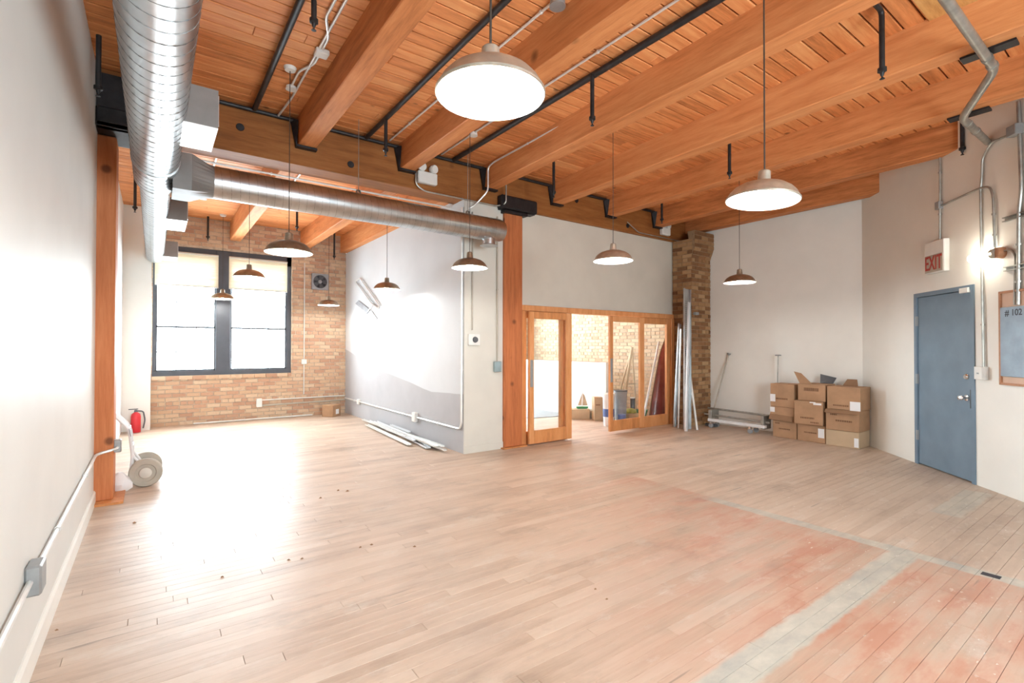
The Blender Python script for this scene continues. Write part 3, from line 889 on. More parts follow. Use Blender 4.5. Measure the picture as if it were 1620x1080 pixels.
for (a, b, lab) in ((WX0 + 0.03, 0.985, 'cream roller blind half down over the left sash'), (1.16, WX1 - 0.085, 'cream roller blind half down over the right sash')):
    bl = thing('roller_blind', ((a + b) / 2, YB, 2.56), lab, 'blind', 'blinds of the back window')
    f = MB()
    nseg = 7
    for k in range(nseg):
        za, zb = 2.58 + (3.17 - 2.58) * k / nseg, 2.58 + (3.17 - 2.58) * (k + 1) / nseg
        f.add([(a, YB + 0.012, za), (b, YB + 0.012, za), (b, YB + 0.012 - 0.003 * (k % 2), zb), (a, YB + 0.012 - 0.003 * (k % 2), zb)], [(0, 1, 2, 3)])
    f.build('fabric', 'blind', bl)
    MB().box(a, b, YB + 0.002, YB + 0.02, 2.56, 2.582).build('bottom_bar', 'cream', bl)
    MB().tube([(a, YB + 0.008, 3.175), (b, YB + 0.008, 3.175)], 0.02, 10).build('roller', 'cream', bl, True)
window('window_2', gx0, gx1, gz0, gz1, (5.7, 5.85), 'wide window at the back of the glazed room', 4)
wn = struct(thing('window_added_fill', (1.5, -2.5, RZ0), 'added fill-light window, rear wall behind the viewpoint', None), 'added fill-light window, rear wall behind the viewpoint')  # unseen window, added to brighten the front of the room
f = MB()
f.box(RX0, RX0 + 0.07, -2.56, -2.46, RZ0, RZ1); f.box(RX1 - 0.07, RX1, -2.56, -2.46, RZ0, RZ1); f.box(RX0, RX1, -2.56, -2.46, RZ0, RZ0 + 0.08); f.box(RX0, RX1, -2.56, -2.46, RZ1 - 0.08, RZ1); f.box(1.95, 2.05, -2.56, -2.46, RZ0, RZ1)
f.build('window_frame', 'frame', wn)
for a, b in ((RX0 + 0.07, 1.95), (2.05, RX1 - 0.07)):
    MB().box(a, b, -2.515, -2.508, RZ0 + 0.08, RZ1 - 0.08).build('pane', 'glass', wn)

# ================================================================== GLAZED SLIDING DOORS
YS = 5.70                                   # front of the sliding leaves
tr = MB()
tr.cbox(4.366, 8.0, 5.765, 5.90, 1.985, 2.07, 0.006)
struct(tr.build('trim_1', 'doorwood'), 'orange timber head rail above the glazed doors')
tr = MB().cbox(4.366, 4.43, 5.775, 5.90, 0, 1.985, 0.006)
struct(tr.build('trim_2', 'doorwood'), 'orange timber jamb beside the right post')
tr = MB().cbox(7.90, 7.995, 5.75, 5.90, 0, 1.985, 0.006)
struct(tr.build('trim_3', 'doorwood'), 'orange timber jamb beside the brick pier')
def leaf(name, x0, x1, y0, y1, z0, z1, sl, sr, rail_b, rail_t, label, handle=None):
    d = struct(thing(name, ((x0 + x1) / 2, (y0 + y1) / 2, z0), label, None), label)
    MB().cbox(x0, x0 + sl, y0, y1, z0, z1, 0.005).build('stile', 'doorwood', d)
    MB().cbox(x1 - sr, x1, y0, y1, z0, z1, 0.005).build('stile', 'doorwood', d)
    MB().cbox(x0 + sl, x1 - sr, y0 + 0.002, y1 - 0.002, z0, z0 + rail_b, 0.005).build('bottom_rail', 'doorwood', d)
    MB().cbox(x0 + sl, x1 - sr, y0 + 0.002, y1 - 0.002, z1 - rail_t, z1, 0.005).build('top_rail', 'doorwood', d)
    ym = (y0 + y1) / 2
    MB().box(x0 + sl - 0.005, x1 - sr + 0.005, ym - 0.003, ym + 0.003, z0 + rail_b - 0.005, z1 - rail_t + 0.005).build('pane', 'glass', d)
    if handle is not None:
        MB().cbox(handle - 0.026, handle + 0.026, y0 - 0.006, y0 + 0.002, 0.86, 1.26, 0.002).build('pull_plate', 'greybox', d, label='grey metal pull plate')
    return d
leaf('door_1', 4.46, 5.305, YS, YS + 0.045, 0.02, 1.975, 0.088, 0.115, 0.19, 0.105, 'left orange timber sliding glass door leaf', 4.50)
leaf('door_2', 6.17, 7.05, YS, YS + 0.045, 0.035, 1.975, 0.078, 0.115, 0.18, 0.095, 'right orange timber sliding glass door leaf standing half open', 6.205)
leaf('window_4', 4.43, 5.26, 5.80, 5.85, 0.0, 1.985, 0.05, 0.11, 0.19, 0.105, 'fixed glass panel behind the left sliding leaf')
leaf('window_5', 7.04, 7.90, 5.78, 5.83, 0.0, 1.985, 0.11, 0.10, 0.2, 0.11, 'fixed glass panel next to the brick pier')

# ================================================================== STEEL DOOR in the diagonal wall
dr = struct(thing('door_3', Dp((S0 + S1) / 2, 0, 0), 'flush blue-grey steel exit door', None), 'flush blue-grey steel exit door')
fr = MB(MD)
fr.box(S0, S0 + 0.05, -0.12, 0.012, 0, ZT); fr.box(S1 - 0.05, S1, -0.12, 0.012, 0, ZT); fr.box(S0 + 0.05, S1 - 0.05, -0.12, 0.012, ZT - 0.05, ZT)
fr.build('door_frame', 'steeldoor', dr)
sl = MB(MD).cbox(S0 + 0.055, S1 - 0.053, -0.05, -0.006, 0.012, ZT - 0.055, 0.003).build('door_slab', 'steeldoor', dr)
for z in (0.36, 1.06, 1.78):
    MB(MD).box(S1 - 0.062, S1 - 0.034, -0.004, 0.018, z - 0.06, z + 0.06).build('hinge', 'greybox', dr)
kb = Dp(S0 + 0.135, 0, 0.905)
MB().lathe([(0.0, 0.0), (0.034, 0.0), (0.034, 0.008), (0.014, 0.014), (0.012, 0.04), (0.024, 0.048), (0.030, 0.062), (0.024, 0.078), (0.0, 0.082)], kb + DN * -0.006, DN, 18).build('door_knob', 'steelchrome', dr, True)
db = Dp(S0 + 0.135, 0, 1.135)
MB().lathe([(0.0, 0.022), (0.022, 0.022), (0.031, 0.012), (0.034, 0.0)], db + DN * -0.006, DN, 18).build('deadbolt', 'steelchrome', dr, True)
MB(MD).cbox(S0 + 0.06, S0 + 0.19, -0.006, 0.03, 2.045, 2.10, 0.004).build('door_contact', 'white', dr)
MB(MD).box(S0 + 0.052, S0 + 0.062, -0.01, 0.014, 0.80, 1.0).build('strike_plate', 'darkgrey', dr)
MB(MD).box(S0 + 0.03, S1 - 0.02, -0.15, -0.05, 0, ZT).build('door_backing', 'darkgrey', dr)

# ================================================================== MAIN SPIRAL DUCT
def helix(c, r, a, b, pitch, ax, th=0.004, seg=22):
    pts = []
    n = int((b - a) / pitch * seg)
    for i in range(n + 1):
        t = i / n
        q = a + (b - a) * t
        an = 2 * math.pi * i / seg
        if ax == 'y': pts.append((c[0] + r * math.cos(an), q, c[1] + r * math.sin(an)))
        else: pts.append((q, c[0] + r * math.cos(an), c[1] + r * math.sin(an)))
    return pts
dc = thing('spiral_duct', (0.0, 4.0, 2.85), 'large galvanised spiral duct running under the deck toward the back window', 'duct')
DZ = 3.03
MB().lathe([(0.0, -2.3), (0.166, -2.3), (0.166, 5.68), (0.128, 5.86), (0.128, 10.6), (0.0, 10.6)], (0.0, 0, DZ), (0, 1, 0), 40).build('duct_body', 'galv', dc, True)
MB().tube(helix((0, DZ), 0.166, -0.5, 5.66, 0.108, 'y'), 0.0028, 4).build('spiral_seam', 'seam', dc)
MB().tube(helix((0, DZ), 0.128, 5.9, 10.55, 0.108, 'y'), 0.0022, 4).build('spiral_seam', 'seam', dc)
MB().lathe([(0.166, -0.03), (0.172, -0.03), (0.172, 0.03), (0.166, 0.03)], (0, 5.1, DZ), (0, 1, 0), 40).build('joint_band', 'galv', dc, True)
for k, (ya, yb) in enumerate(((3.92, 4.42), (7.05, 7.7), (10.02, 10.5))):
    s = MB().box(0.10 if k == 0 else 0.07, 0.345 if k == 0 else 0.31, ya, yb, 2.95, 3.21)
    vb = s.build('register_box', 'ductbox', dc, label='rectangular side register box')
    g = MB()
    n = 9
    for i in range(n):
        yy = ya + 0.03 + (yb - ya - 0.06) * i / (n - 1)
        g.box(0.345 if k == 0 else 0.31, 0.352 if k == 0 else 0.317, yy - 0.004, yy + 0.004, 2.975, 3.185)
    g.build('register_louvres', 'galv', vb)
    MB().box(0.10 if k == 0 else 0.07, 0.345 if k == 0 else 0.31, ya, yb, 2.946, 2.95).build('register_lit_underside', 'whitemetal', vb)  # white sheet puts the light on the box's underside into its colour
# straps
for yy in (2.2, 4.9, 8.6):
    MB().tube([(0.0, yy, DZ + 0.16), (0.0, yy, 3.87 if yy > 5.8 else 3.66)], 0.006, 6).build('hanger_rod', 'emt', dc)

# cross duct
cdk = thing('branch_duct', (2.0, 5.42, 2.85), 'round galvanised branch duct running across in front of the girder', 'duct')
CY, CZ, CR = 5.42, 3.0, 0.15
rings = []
for (xx, sq) in ((0.12, 1.0), (0.26, 1.0), (0.44, 0.0)):
    ring = []
    for k in range(32):
        a = 2 * math.pi * k / 32
        cx, cz = math.cos(a), math.sin(a)
        m = max(abs(cx), abs(cz))
        py_, pz_ = (cx / m * 0.21, cz / m * 0.165) if sq else (cx * CR, cz * CR)
        ring.append((xx, CY + py_, CZ + pz_))
    rings.append(ring)
MB().loft(rings, False).build('take_off', 'ductbox', cdk, label='square-to-round take-off')
MB().lathe([(CR, 0.44), (CR, 3.70), (CR - 0.02, 3.76), (0.0, 3.765)], (0, CY, CZ), (1, 0, 0), 36).build('duct_body', 'galv', cdk, True)
MB().tube(helix((CY, CZ), CR, 0.46, 3.66, 0.075, 'x'), 0.0018, 4).build('spiral_seam', 'seam', cdk)
MB().lathe([(0.085, 0.02), (0.085, -0.20), (0.12, -0.22), (0.0, -0.215)], (3.56, CY, CZ), (0, 0, 1), 24).build('outlet_collar', 'galv', cdk, True)
for px in (567, 740):
    p = atY(CY, px, 320)
    MB().tube([(p.x, CY, CZ + CR - 0.01), (p.x, CY, ZD)], 0.004, 6).build('hanger_wire', 'emt', cdk)
    MB().lathe([(0.02, -0.02), (0.032, 0.0), (0.02, 0.02)], (p.x, CY, CZ + CR + 0.015), (0, 1, 0), 12).build('hanger_eye', 'emt', cdk)

# ================================================================== SPRINKLER PIPING
sp = thing('sprinkler_main', (4.2, YG - 0.03, 3.9), 'black sprinkler main pipe along the top of the girder', 'pipe')
MB().tube([(0.3, YG - 0.03, 3.925), (8.2, YG - 0.03, 3.925)], 0.022, 10).build('pipe_run', 'pipe', sp, True)
def drop(x, y, z0, z1, arm=None, parent=None, label=None, group=None):
    d = MB()
    pts = [(x, y, z0), (x, y, z1 + 0.05)]
    if arm: pts = [(x + arm, y, z0)] + pts
    d.tube(bend(pts, 0.05, 4), 0.019, 10)
    h = MB().lathe([(0.019, 0.05), (0.03, 0.045), (0.03, 0.02), (0.016, 0.012), (0.012, -0.005), (0.004, -0.02), (0.018, -0.035), (0.0, -0.036)], (x, y, z1), (0, 0, 1), 12)
    if parent is None:
        root = thing('sprinkler_drop', (x, y, z1), label, 'sprinkler', group)
        d.build('drop_pipe', 'pipe', root, True)
        h.build('sprinkler_head', 'pipe', root, True)
    else:
        o = d.build('drop_pipe', 'pipe', parent, True)
        h.build('sprinkler_head', 'pipe', o, True)
BR = {}
for (xb, xe, r_, lab) in ((0.83, 0.83, 0.026, 'black sprinkler branch pipe between the big duct and the white conduits'),
                          (2.02, 2.02, 0.026, 'black sprinkler branch pipe left of the nearest lamp'),
                          (3.20, 3.26, 0.030, 'thick black sprinkler branch pipe right of the nearest lamp')):
    b_ = thing('sprinkler_branch', (xb, 3.0, 3.9), lab, 'pipe', 'sprinkler branch pipes')
    MB().tube([(xe, -0.3, 3.93), (xb, 5.72, 3.93)], r_, 12).build('pipe_run', 'pipe', b_, True)
    BR[xb] = b_
def at_drop(px, ya, yb):
    p = atZ(px, ya, 3.9); d = (p - CAM).dot(fw)
    return p.x, p.y, (CAM + ray(px, yb) * d).z
x_, y_, z_ = at_drop(604, 190, 240); drop(2.02, y_, 3.93, z_, None, BR[2.02])
x_, y_, z_ = at_drop(934, 122, 192); drop(3.21, y_, 3.93, z_, None, BR[3.20])
x_, y_, z_ = at_drop(495, 2, 40); drop(0.9, y_, 3.93, z_, -0.07, BR[0.83])
SG = 'sprinkler drops'
for (px, ya, yb, arm, lab) in ((876, 258, 308, -0.4, 'hooked black sprinkler drop right of the post head'), (1154, 228, 278, None, 'black sprinkler drop left of the second-largest lamp'),
                               (1395, 28, 118, -0.5, 'largest hooked black sprinkler drop at the upper right'), (1522, 195, 240, -0.5, 'black sprinkler drop with a ring end by the diagonal wall'),
                               (1047, 322, 350, None, 'short black sprinkler drop near the brick pier'), (153, 65, 145, None, 'black sprinkler drop against the left wall')):
    x_, y_, z_ = at_drop(px, ya, yb)
    if px == 153: x_ = -0.38
    drop(x_, y_, 3.95, z_, arm, None, lab, SG)
for (px, ya, yb, X, Yf, lab) in ((214, 282, 332, -0.33, None, 'black sprinkler drop left of the big duct in the alcove'), (327, 352, 382, 0.45, None, 'black sprinkler drop above the left half of the back window'),
                                 (470, 335, 362, 1.95, None, 'black sprinkler drop between the alcove joists behind the branch duct'), (529, 368, 408, 3.05, None, 'black sprinkler drop in the corner by the wall fan')):
    q = atZ(px, ya, ZB - 0.05)
    d = (q - CAM).dot(fw)
    q.y = min(q.y, 10.7)
    drop(q.x, q.y, ZB, (CAM + ray(px, yb) * d).z, None, None, lab, SG)

# iron plates under the two right joists
for (a, b, lab) in (((1518, 95), (1608, 62), 'black flat iron plate under the joist behind the bent pipe'), ((1498, 190), (1565, 170), 'black flat iron plate under the joist above the hanging ring')):
    p, q = atZ(a[0], a[1], ZJ - 0.02), atZ(b[0], b[1], ZJ - 0.02)
    root = thing('iron_plate', p, lab, 'plate')
    dx = Vector((0.11, 0, 0))
    MB().quad(p, q, q + dx, p + dx, 0.016).build('plate', 'black', root)

# ================================================================== CONDUITS
def conduit(name, pts, r, mat, label, rad=0.06, boxes=(), discs=(), clips=True, cat='conduit'):
    root = thing(name, pts[0], label, cat)
    MB().tube(bend(pts, rad), r, 8).build('tube', mat, root, True)
    for (c, sx, sy, sz, mt) in boxes:
        MB().cbox(c[0] - sx, c[0] + sx, c[1] - sy, c[1] + sy, c[2] - sz, c[2] + sz, min(0.008, sz * 0.4)).build('junction_box', mt, root)
    for (c, rr, h, mt) in discs:
        MB().lathe([(0, h), (rr * 0.9, h), (rr, 0), (0, 0)], c, (0, 0, 1), 16).build('round_box', mt, root, True)
    if clips:
        for i in range(len(pts) - 1):
            a, b = Vector(pts[i]), Vector(pts[i + 1])
            L = (b - a).length
            k = int(L / 1.1)
            for t in range(k):
                c = a + (b - a) * ((t + 0.5) / k)
                MB().tube([c - (b - a).normalized() * 0.008, c + (b - a).normalized() * 0.008], r * 1.5, 8).build('clip', mat, root)
    return root
Zc = ZD - 0.022
conduit('ceiling_conduit', [(1.04, 0.0, Zc), (1.04, 3.85, Zc), (1.13, 4.1, Zc), (1.13, 4.55, Zc), (1.05, 4.75, Zc), (1.05, 5.05, Zc)], 0.011, 'conduit', 'kinked white conduit on the deck, left of the second joist', 0.05,
        [((1.135, 4.33, Zc - 0.01), 0.055, 0.05, 0.022, 'white')], [((1.05, 5.08, Zc - 0.03), 0.05, 0.03, 'white')])
conduit('ceiling_conduit', [(1.105, 0.0, Zc), (1.105, 5.3, Zc), (1.06, 5.74, Zc - 0.03)], 0.011, 'conduit', 'straight white conduit on the deck, closest to the second joist', 0.05)
conduit('ceiling_conduit', [(2.35, 1.0, Zc), (2.32, 3.45, Zc), (2.30, 5.70, Zc)], 0.011, 'conduit', 'white conduit beside the third joist, passing behind the nearest lamp', 0.05, [], [((2.35, 2.68, Zc - 0.04), 0.06, 0.05, 'greybox')])
conduit('ceiling_conduit', [(3.06, 0.0, Zc), (3.015, 4.7, Zc), (3.015, 5.72, Zc)], 0.011, 'conduit', 'white conduit running beside the thick black branch pipe', 0.05, [], [((3.016, 4.93, Zc - 0.03), 0.05, 0.035, 'white')])
conduit('ceiling_conduit', [(3.55, 0.2, 3.93), (3.66, 2.55, 3.93), (3.67, 5.45, 3.93), (3.66, 5.6, 3.90), (3.66, 5.6, 3.57), (3.55, 5.68, 3.42), (3.5, 5.74, 3.36), (3.44, 5.76, 3.33)], 0.011, 'conduit', 'thin white conduit along the joist that bends down past the girder', 0.06)
conduit('girder_conduit', [(2.66, 5.74, 3.66), (2.66, 5.74, 3.50), (2.78, 5.74, 3.44), (3.90, 5.74, 3.44), (3.99, 5.64, 3.46), (3.99, 5.64, 3.9)], 0.010, 'emt', 'thin grey conduit looping under the emergency light along the girder', 0.07)
conduit('girder_conduit', [(0.3, 6.18, 3.43), (3.39, 6.18, 3.43)], 0.012, 'conduit', 'white conduit along the back lower edge of the girder')
conduit('girder_conduit', [(6.62, 5.72, 3.62), (6.95, 5.75, 3.49), (8.2, 5.76, 3.49)], 0.009, 'emt', 'thin grey conduit sloping along the right end of the girder')
# alcove conduits
for (xx, ya, yb, lab) in ((0.62, 6.3, 9.3, 'white conduit on the alcove deck nearest the big duct'), (1.62, 6.3, 8.4, 'white conduit between the two alcove joists'), (2.75, 6.3, 9.4, 'white conduit on the alcove deck nearest the painted wall')):
    conduit('alcove_conduit', [(xx, ya, ZB - 0.02), (xx, yb, ZB - 0.02)], 0.013, 'conduit', lab, 0.05, [], [((xx, yb, ZB - 0.05), 0.05, 0.04, 'white')])
# left wall conduit with boxes
b1 = atX(XL + 0.03, 57, 912)
e1 = atX(XL + 0.02, 146, 756)
conduit('wall_conduit', [(XL + 0.018, 2.0, b1.z - 0.03), (XL + 0.018, b1.y, b1.z), (XL + 0.018, 5.70, b1.z + 0.015), (-0.44 + 0.02, 5.88, b1.z + 0.02), (-0.28, 5.90, b1.z + 0.05), (-0.27, 6.0, b1.z + 0.05)], 0.0125, 'conduit',
        'white conduit low along the left wall, wrapping around the post', 0.08,
        [((XL + 0.028, b1.y, b1.z), 0.028, 0.06, 0.065, 'greybox'), ((-0.275, 6.03, b1.z + 0.06), 0.03, 0.04, 0.06, 'greybox')])
# alcove right wall conduit
c0, c1, c2 = atX(XA - 0.02, 568, 635), atX(XA - 0.02, 658, 661), atX(XA - 0.02, 731, 678)
conduit('wall_conduit', [(XA - 0.018, 10.85, 0.33), (XA - 0.018, 5.87, 0.33), (XA - 0.018, 5.82, 0.40), (XA - 0.018, 5.82, 3.35)], 0.017, 'conduit', 'white conduit along the painted alcove wall turning up at its end', 0.09,
        [((XA - 0.025, 9.95, 0.33), 0.025, 0.05, 0.05, 'white'), ((XA - 0.03, 7.27, 0.33), 0.03, 0.06, 0.075, 'white')])
# back wall conduit
q = atY(YB - 0.03, 481, 572)
conduit('wall_conduit', [(q.x, YB - 0.024, 3.2), (q.x, YB - 0.024, 0.46)], 0.011, 'conduit', 'upright conduit with a small box on the back brick wall', 0.05, [((q.x, YB - 0.03, q.z), 0.05, 0.025, 0.05, 'white')])
q = atY(YB - 0.03, 410, 637)
conduit('wall_conduit', [(q.x, YB - 0.026, q.z + 0.05), (3.38, YB - 0.026, q.z + 0.05)], 0.014, 'conduit', 'upper level conduit low on the back brick wall', 0.05, [((q.x, YB - 0.03, q.z), 0.05, 0.03, 0.085, 'white')], (), False)
conduit('wall_conduit', [(q.x + 0.05, YB - 0.026, q.z - 0.06), (3.38, YB - 0.026, q.z - 0.04)], 0.014, 'rubber', 'lower level conduit low on the back brick wall', 0.05, (), (), False)
conduit('floor_pipe', [(0.6, YB - 0.06, 0.02), (2.7, YB - 0.06, 0.02)], 0.017, 'conduit', 'long pale pipe lying on the floor against the back brick wall', 0.05, (), (), False, 'pipe')
# end face conduits and boxes
p = atY(5.76, 743, 520)
conduit('wall_conduit', [(3.52, 5.768, 3.3), (3.52, 5.768, 1.68)], 0.010, 'rubber', 'thin upright conduit above the white thermostat box', 0.05)
p = atY(5.76, 786, 560)
conduit('wall_conduit', [(3.93, 5.764, 3.3), (3.93, 5.764, 1.22)], 0.011, 'rubber', 'upright conduit beside the right post ending in a grey box', 0.05, [((3.925, 5.752, 1.17), 0.055, 0.028, 0.075, 'tealstrip')])
th = thing('thermostat_box', (3.57, 5.785, 1.5), 'square white wall box with a dark round dial', 'thermostat')
q0, q1 = atY(5.765, 741, 528), atY(5.765, 759, 546)
MB().cbox(q0.x, q1.x, 5.752, 5.785, q1.z, q0.z, 0.005).build('plate', 'white', th)
MB().lathe([(0, 0.022), (0.036, 0.02), (0.042, 0.0)], ((q0.x + q1.x) / 2 + 0.01, 5.752, (q0.z + q1.z) / 2), (0, -1, 0), 16).build('dial', 'darkgrey', th, True)

# ------------------------------------------------------------------ diagonal wall services
def dcon(name, pxs, r, label, mat='emt', rad=0.06, boxes=(), clips=True):
    pts = []
    for (x, y) in pxs:
        s, z = onD(x, y, 0.02)
        pts.append(Dp(s, 0.02, z))
    root = thing(name, pts[0], label, 'conduit')
    MB().tube(bend(pts, rad), r, 8).build('tube', mat, root, True)
    for (x, y, hs, hz, dp, mt) in boxes:
        s, z = onD(x, y, 0.02)
        MB(MD).cbox(s - hs, s + hs, 0.0, dp, z - hz, z + hz, 0.005).build('junction_box', mt, root)
    if clips:
        a, b = pts[-2], pts[-1]
        for t in (0.35, 0.75):
            c = a + (b - a) * t
            MB().tube([c - (b - a).normalized() * 0.009, c + (b - a).normalized() * 0.009], r * 1.6, 8).build('clip', mat, root)
    return root
dcon('wall_conduit', [(1487, 215), (1487, 380)], 0.011, 'upright conduit feeding the exit sign', 'emt', 0.05, [(1486, 325, 0.035, 0.045, 0.05, 'greybox')])
dcon('wall_conduit', [(1610, 208), (1568, 225), (1554, 250), (1553, 285), (1551, 300), (1556, 585)], 0.011, 'long conduit from the square box down to the outlet by the door', 'emt', 0.06, [(1608, 206, 0.055, 0.05, 0.07, 'greybox')])
dcon('wall_conduit', [(1490, 325), (1551, 297), (1566, 295), (1571, 310), (1574, 392)], 0.011, 'arched conduit from the small box to the glowing wall lamp', 'emt', 0.07)
dcon('wall_conduit', [(1611, 160), (1613, 212), (1616, 300), (1612, 335), (1611, 482)], 0.016, 'upper upright conduit dropping into the electrical panel', 'emt', 0.08)
dcon('wall_conduit', [(1582, 398), (1598, 394), (1606, 402), (1605, 482)], 0.010, 'short conduit from the glowing lamp bending down to the panel', 'emt', 0.05, (), False)
# channel strut clamps
for (x, y, lab) in ((1600, 345, 'upper short slotted strut holding the conduits'), (1602, 424, 'lower short slotted strut holding the conduits')):
    s, z = onD(x, y, 0.0)
    root = thing('strut_channel', Dp(s, 0.0, z), lab, 'bracket')
    k = MB(MD)
    k.box(s - 0.4, s + 0.07, 0.0, 0.006, z - 0.022, z + 0.022); k.box(s - 0.4, s + 0.07, 0.006, 0.03, z + 0.014, z + 0.022); k.box(s - 0.4, s + 0.07, 0.006, 0.03, z - 0.022, z - 0.014)
    k.build('channel', 'emt', root)
# exit sign
s0, za = onD(1469, 386); s1, zb = onD(1504, 424)
sL = max(s0, s1); sR = min(s0, s1)
sgn = thing('exit_sign', Dp((sL + sR) / 2, 0, zb), 'white exit sign box with red letters above the steel door', 'sign')
# the body stands off the wall, its lettered face turned a little to the left
ex0, exz0 = onD(1503, 424, 0.0)
sx0, sx1 = ex0 + 0.0, ex0 + 0.33
zlo, zhi = 2.325, 2.70
MB(MD).cbox(sx0, sx1, 0.0, 0.062, zlo, zhi, 0.006).build('housing', 'white', sgn)
# lettered panel on the broad face
MB(MD).box(sx0 + 0.02, sx1 - 0.01, 0.062, 0.067, zlo + 0.012, zlo + 0.215).build('letter_panel', 'exitface', sgn)
mt = MD @ Matrix.Translation((sx0 + 0.17, 0.0685, zlo + 0.112)) @ Matrix(((-1, 0, 0, 0), (0, 0, 1, 0), (0, 1, 0, 0), (0, 0, 0, 1))) @ Matrix.Diagonal((0.62, 1.0, 1, 1))
text_mesh('letters', 'EXIT', 0.235, 'exitred', sgn, mt, 0.002)
# glowing utility lamp
s, z = onD(1577, 400, 0.05)
ul = thing('utility_lamp', Dp(s, 0, z), 'glowing glass-jar utility lamp beside the exit sign', 'lamp')
MB().lathe([(0.0, 0.07), (0.052, 0.066), (0.056, 0.0), (0, 0)], Dp(s, 0.0, z), DN, 18).build('back_box', 'corktrim', ul, True)
MB().lathe([(0.0, 0.0), (0.05, 0.0), (0.05, 0.05), (0.042, 0.06), (0.0, 0.06)], Dp(s - 0.0, 0.05, z), DX, 18).build('socket', 'alushade', ul, True)
MB().lathe([(0.0, 0.0), (0.046, 0.0), (0.048, 0.24), (0.042, 0.275), (0.018, 0.29), (0.016, 0.315), (0.0, 0.32)], Dp(s + 0.06, 0.05, z), DX, 18).build('glass_jar', 'tube', ul, True)
pl_ = bpy.data.lights.new('utility_lamp_light', 'POINT'); pl_.energy = 1.4; pl_.color = (1, 0.93, 0.76); pl_.shadow_soft_size = 0.06
lo = bpy.data.objects.new('utility_lamp_light', pl_); col.objects.link(lo); lo.parent = ul
lo.location = Dp(s + 0.2, 0.17, z) - wloc(ul)
# outlet by the door
s, z = onD(1553, 590, 0.03)
ot = thing('wall_switch_box', Dp(s, 0, z - 0.07), 'white switch on a grey surface box beside the steel door', 'switch')
MB(MD).cbox(s - 0.055, s + 0.055, 0.0, 0.055, z - 0.068, z + 0.068, 0.006).build('box', 'conduit', ot)
MB(MD).cbox(s - 0.052, s + 0.056, 0.055, 0.064, z - 0.066, z + 0.066, 0.004).build('cover', 'white', ot)
MB(MD).box(s - 0.012, s + 0.014, 0.064, 0.068, z - 0.01, z + 0.004).build('toggle', 'greybox', ot)
# electrical panel
sA, zA = onD(1584, 462); sB, zB_ = onD(1586, 604)
pnl = thing('electrical_panel', Dp(sA - 0.4, 0, 1.1), 'blue-grey electrical panel in an orange wood frame at the right edge', 'panel')
W_ = 0.80
sx1, sx0 = sA, sA - W_
z0_, z1_ = 1.085, 2.005
MB(MD).box(sx0, sx1, 0.0, 0.012, z0_, z1_).build('backboard', 'backboard', pnl)
for (a, b, c, d) in ((sx0, sx1, z1_ - 0.022, z1_), (sx0, sx1, z0_, z0_ + 0.022), (sx1 - 0.022, sx1, z0_, z1_), (sx0, sx0 + 0.022, z0_, z1_)):
    MB(MD).box(a, b, 0.0, 0.026, c, d).build('frame_strip', 'corktrim', pnl)
pd = MB(MD).cbox(sx0 + 0.03, sx1 - 0.028, 0.012, 0.034, z0_ + 0.085, 1.845, 0.004).build('panel_door', 'panelblue', pnl)
mt = MD @ Matrix.Translation((sx1 - 0.19, 0.0345, 1.785)) @ Matrix(((-1, 0, 0, 0), (0, 0, 1, 0), (0, 1, 0, 0), (0, 0, 0, 1)))
text_mesh('marker_text', '# 102', 0.085, 'ink', pd, mt, 0.0006)
MB(MD).cbox(sx1 - 0.42, sx1 - 0.34, 0.034, 0.046, 1.42, 1.54, 0.004).build('latch', 'blue', pd)

# bent silver pipe below the right joists
s3, z3 = onD(1563, 225)
P3 = Dp(s3, 0.0, z3)
P2 = atY(P3.y, 1522, 187)
P1 = atX(P2.x, 1574, 110)
P0 = Vector((P1.x - 3.0, P1.y, P1.z))
P0.z = P1.z
big = thing('bent_pipe', P3, 'silver pipe with two bends crossing below the right joists into the wall', 'pipe')
# keep below the joists: shift the run along the line of sight so it clears the timber
def below(p, z):
    k = (z - CAMH) / (p.z - CAMH)
    return CAM + (p - CAM) * min(k, 1.0)
P1b = below(P1, ZJ - 0.05)
P0b = Vector((P1b.x - 2.5, P1b.y, P1b.z))
MB().tube(bend([P0b, P1b, P2, P3], 0.09, 7), 0.031, 14).build('tube', 'emt', big, True)
for (a, b, t) in ((P0b, P1b, 0.90), (P0b, P1b, 0.965), (P2, P3, 0.2), (P2, P3, 0.5)):
    c = a + (b - a) * t; d = (b - a).normalized()
    MB().tube([c - d * 0.022, c + d * 0.022], 0.0365, 14).build('coupling', 'emt', big, True)

# ================================================================== EMERGENCY LIGHTS
def emergency(x, z, y, label, s=1.0):
    e = thing('emergency_light', (x, y, z), label, 'emergency light', 'twin-head emergency lights')
    MB().cbox(x - 0.135 * s, x + 0.135 * s, y - 0.075, y, z, z + 0.15 * s, 0.012).build('housing', 'white', e)
    for k in (-1, 1):
        c = Vector((x + k * 0.08 * s, y - 0.06, z + 0.20 * s))
        h = MB().lathe([(0.0, -0.06), (0.035, -0.055), (0.052, -0.02), (0.056, 0.02), (0.05, 0.035), (0.0, 0.03)], c, Vector((k * 0.35, -1, -0.12)), 16).build('lamp_head', 'white', e, True)
        MB().tube([c + Vector((0, 0, -0.055 * s)), c], 0.012, 8).build('swivel', 'darkgrey', h)
    return e
p = atY(YG - 0.05, 676, 291)
emergency(p.x, p.z, YG - 0.003, 'white twin-head emergency light on the girder left of the post head')
p = atY(YG - 0.05, 1053, 372)
emergency(p.x, p.z, YG - 0.003, 'white twin-head emergency light at the brick pier end of the girder', 0.9)

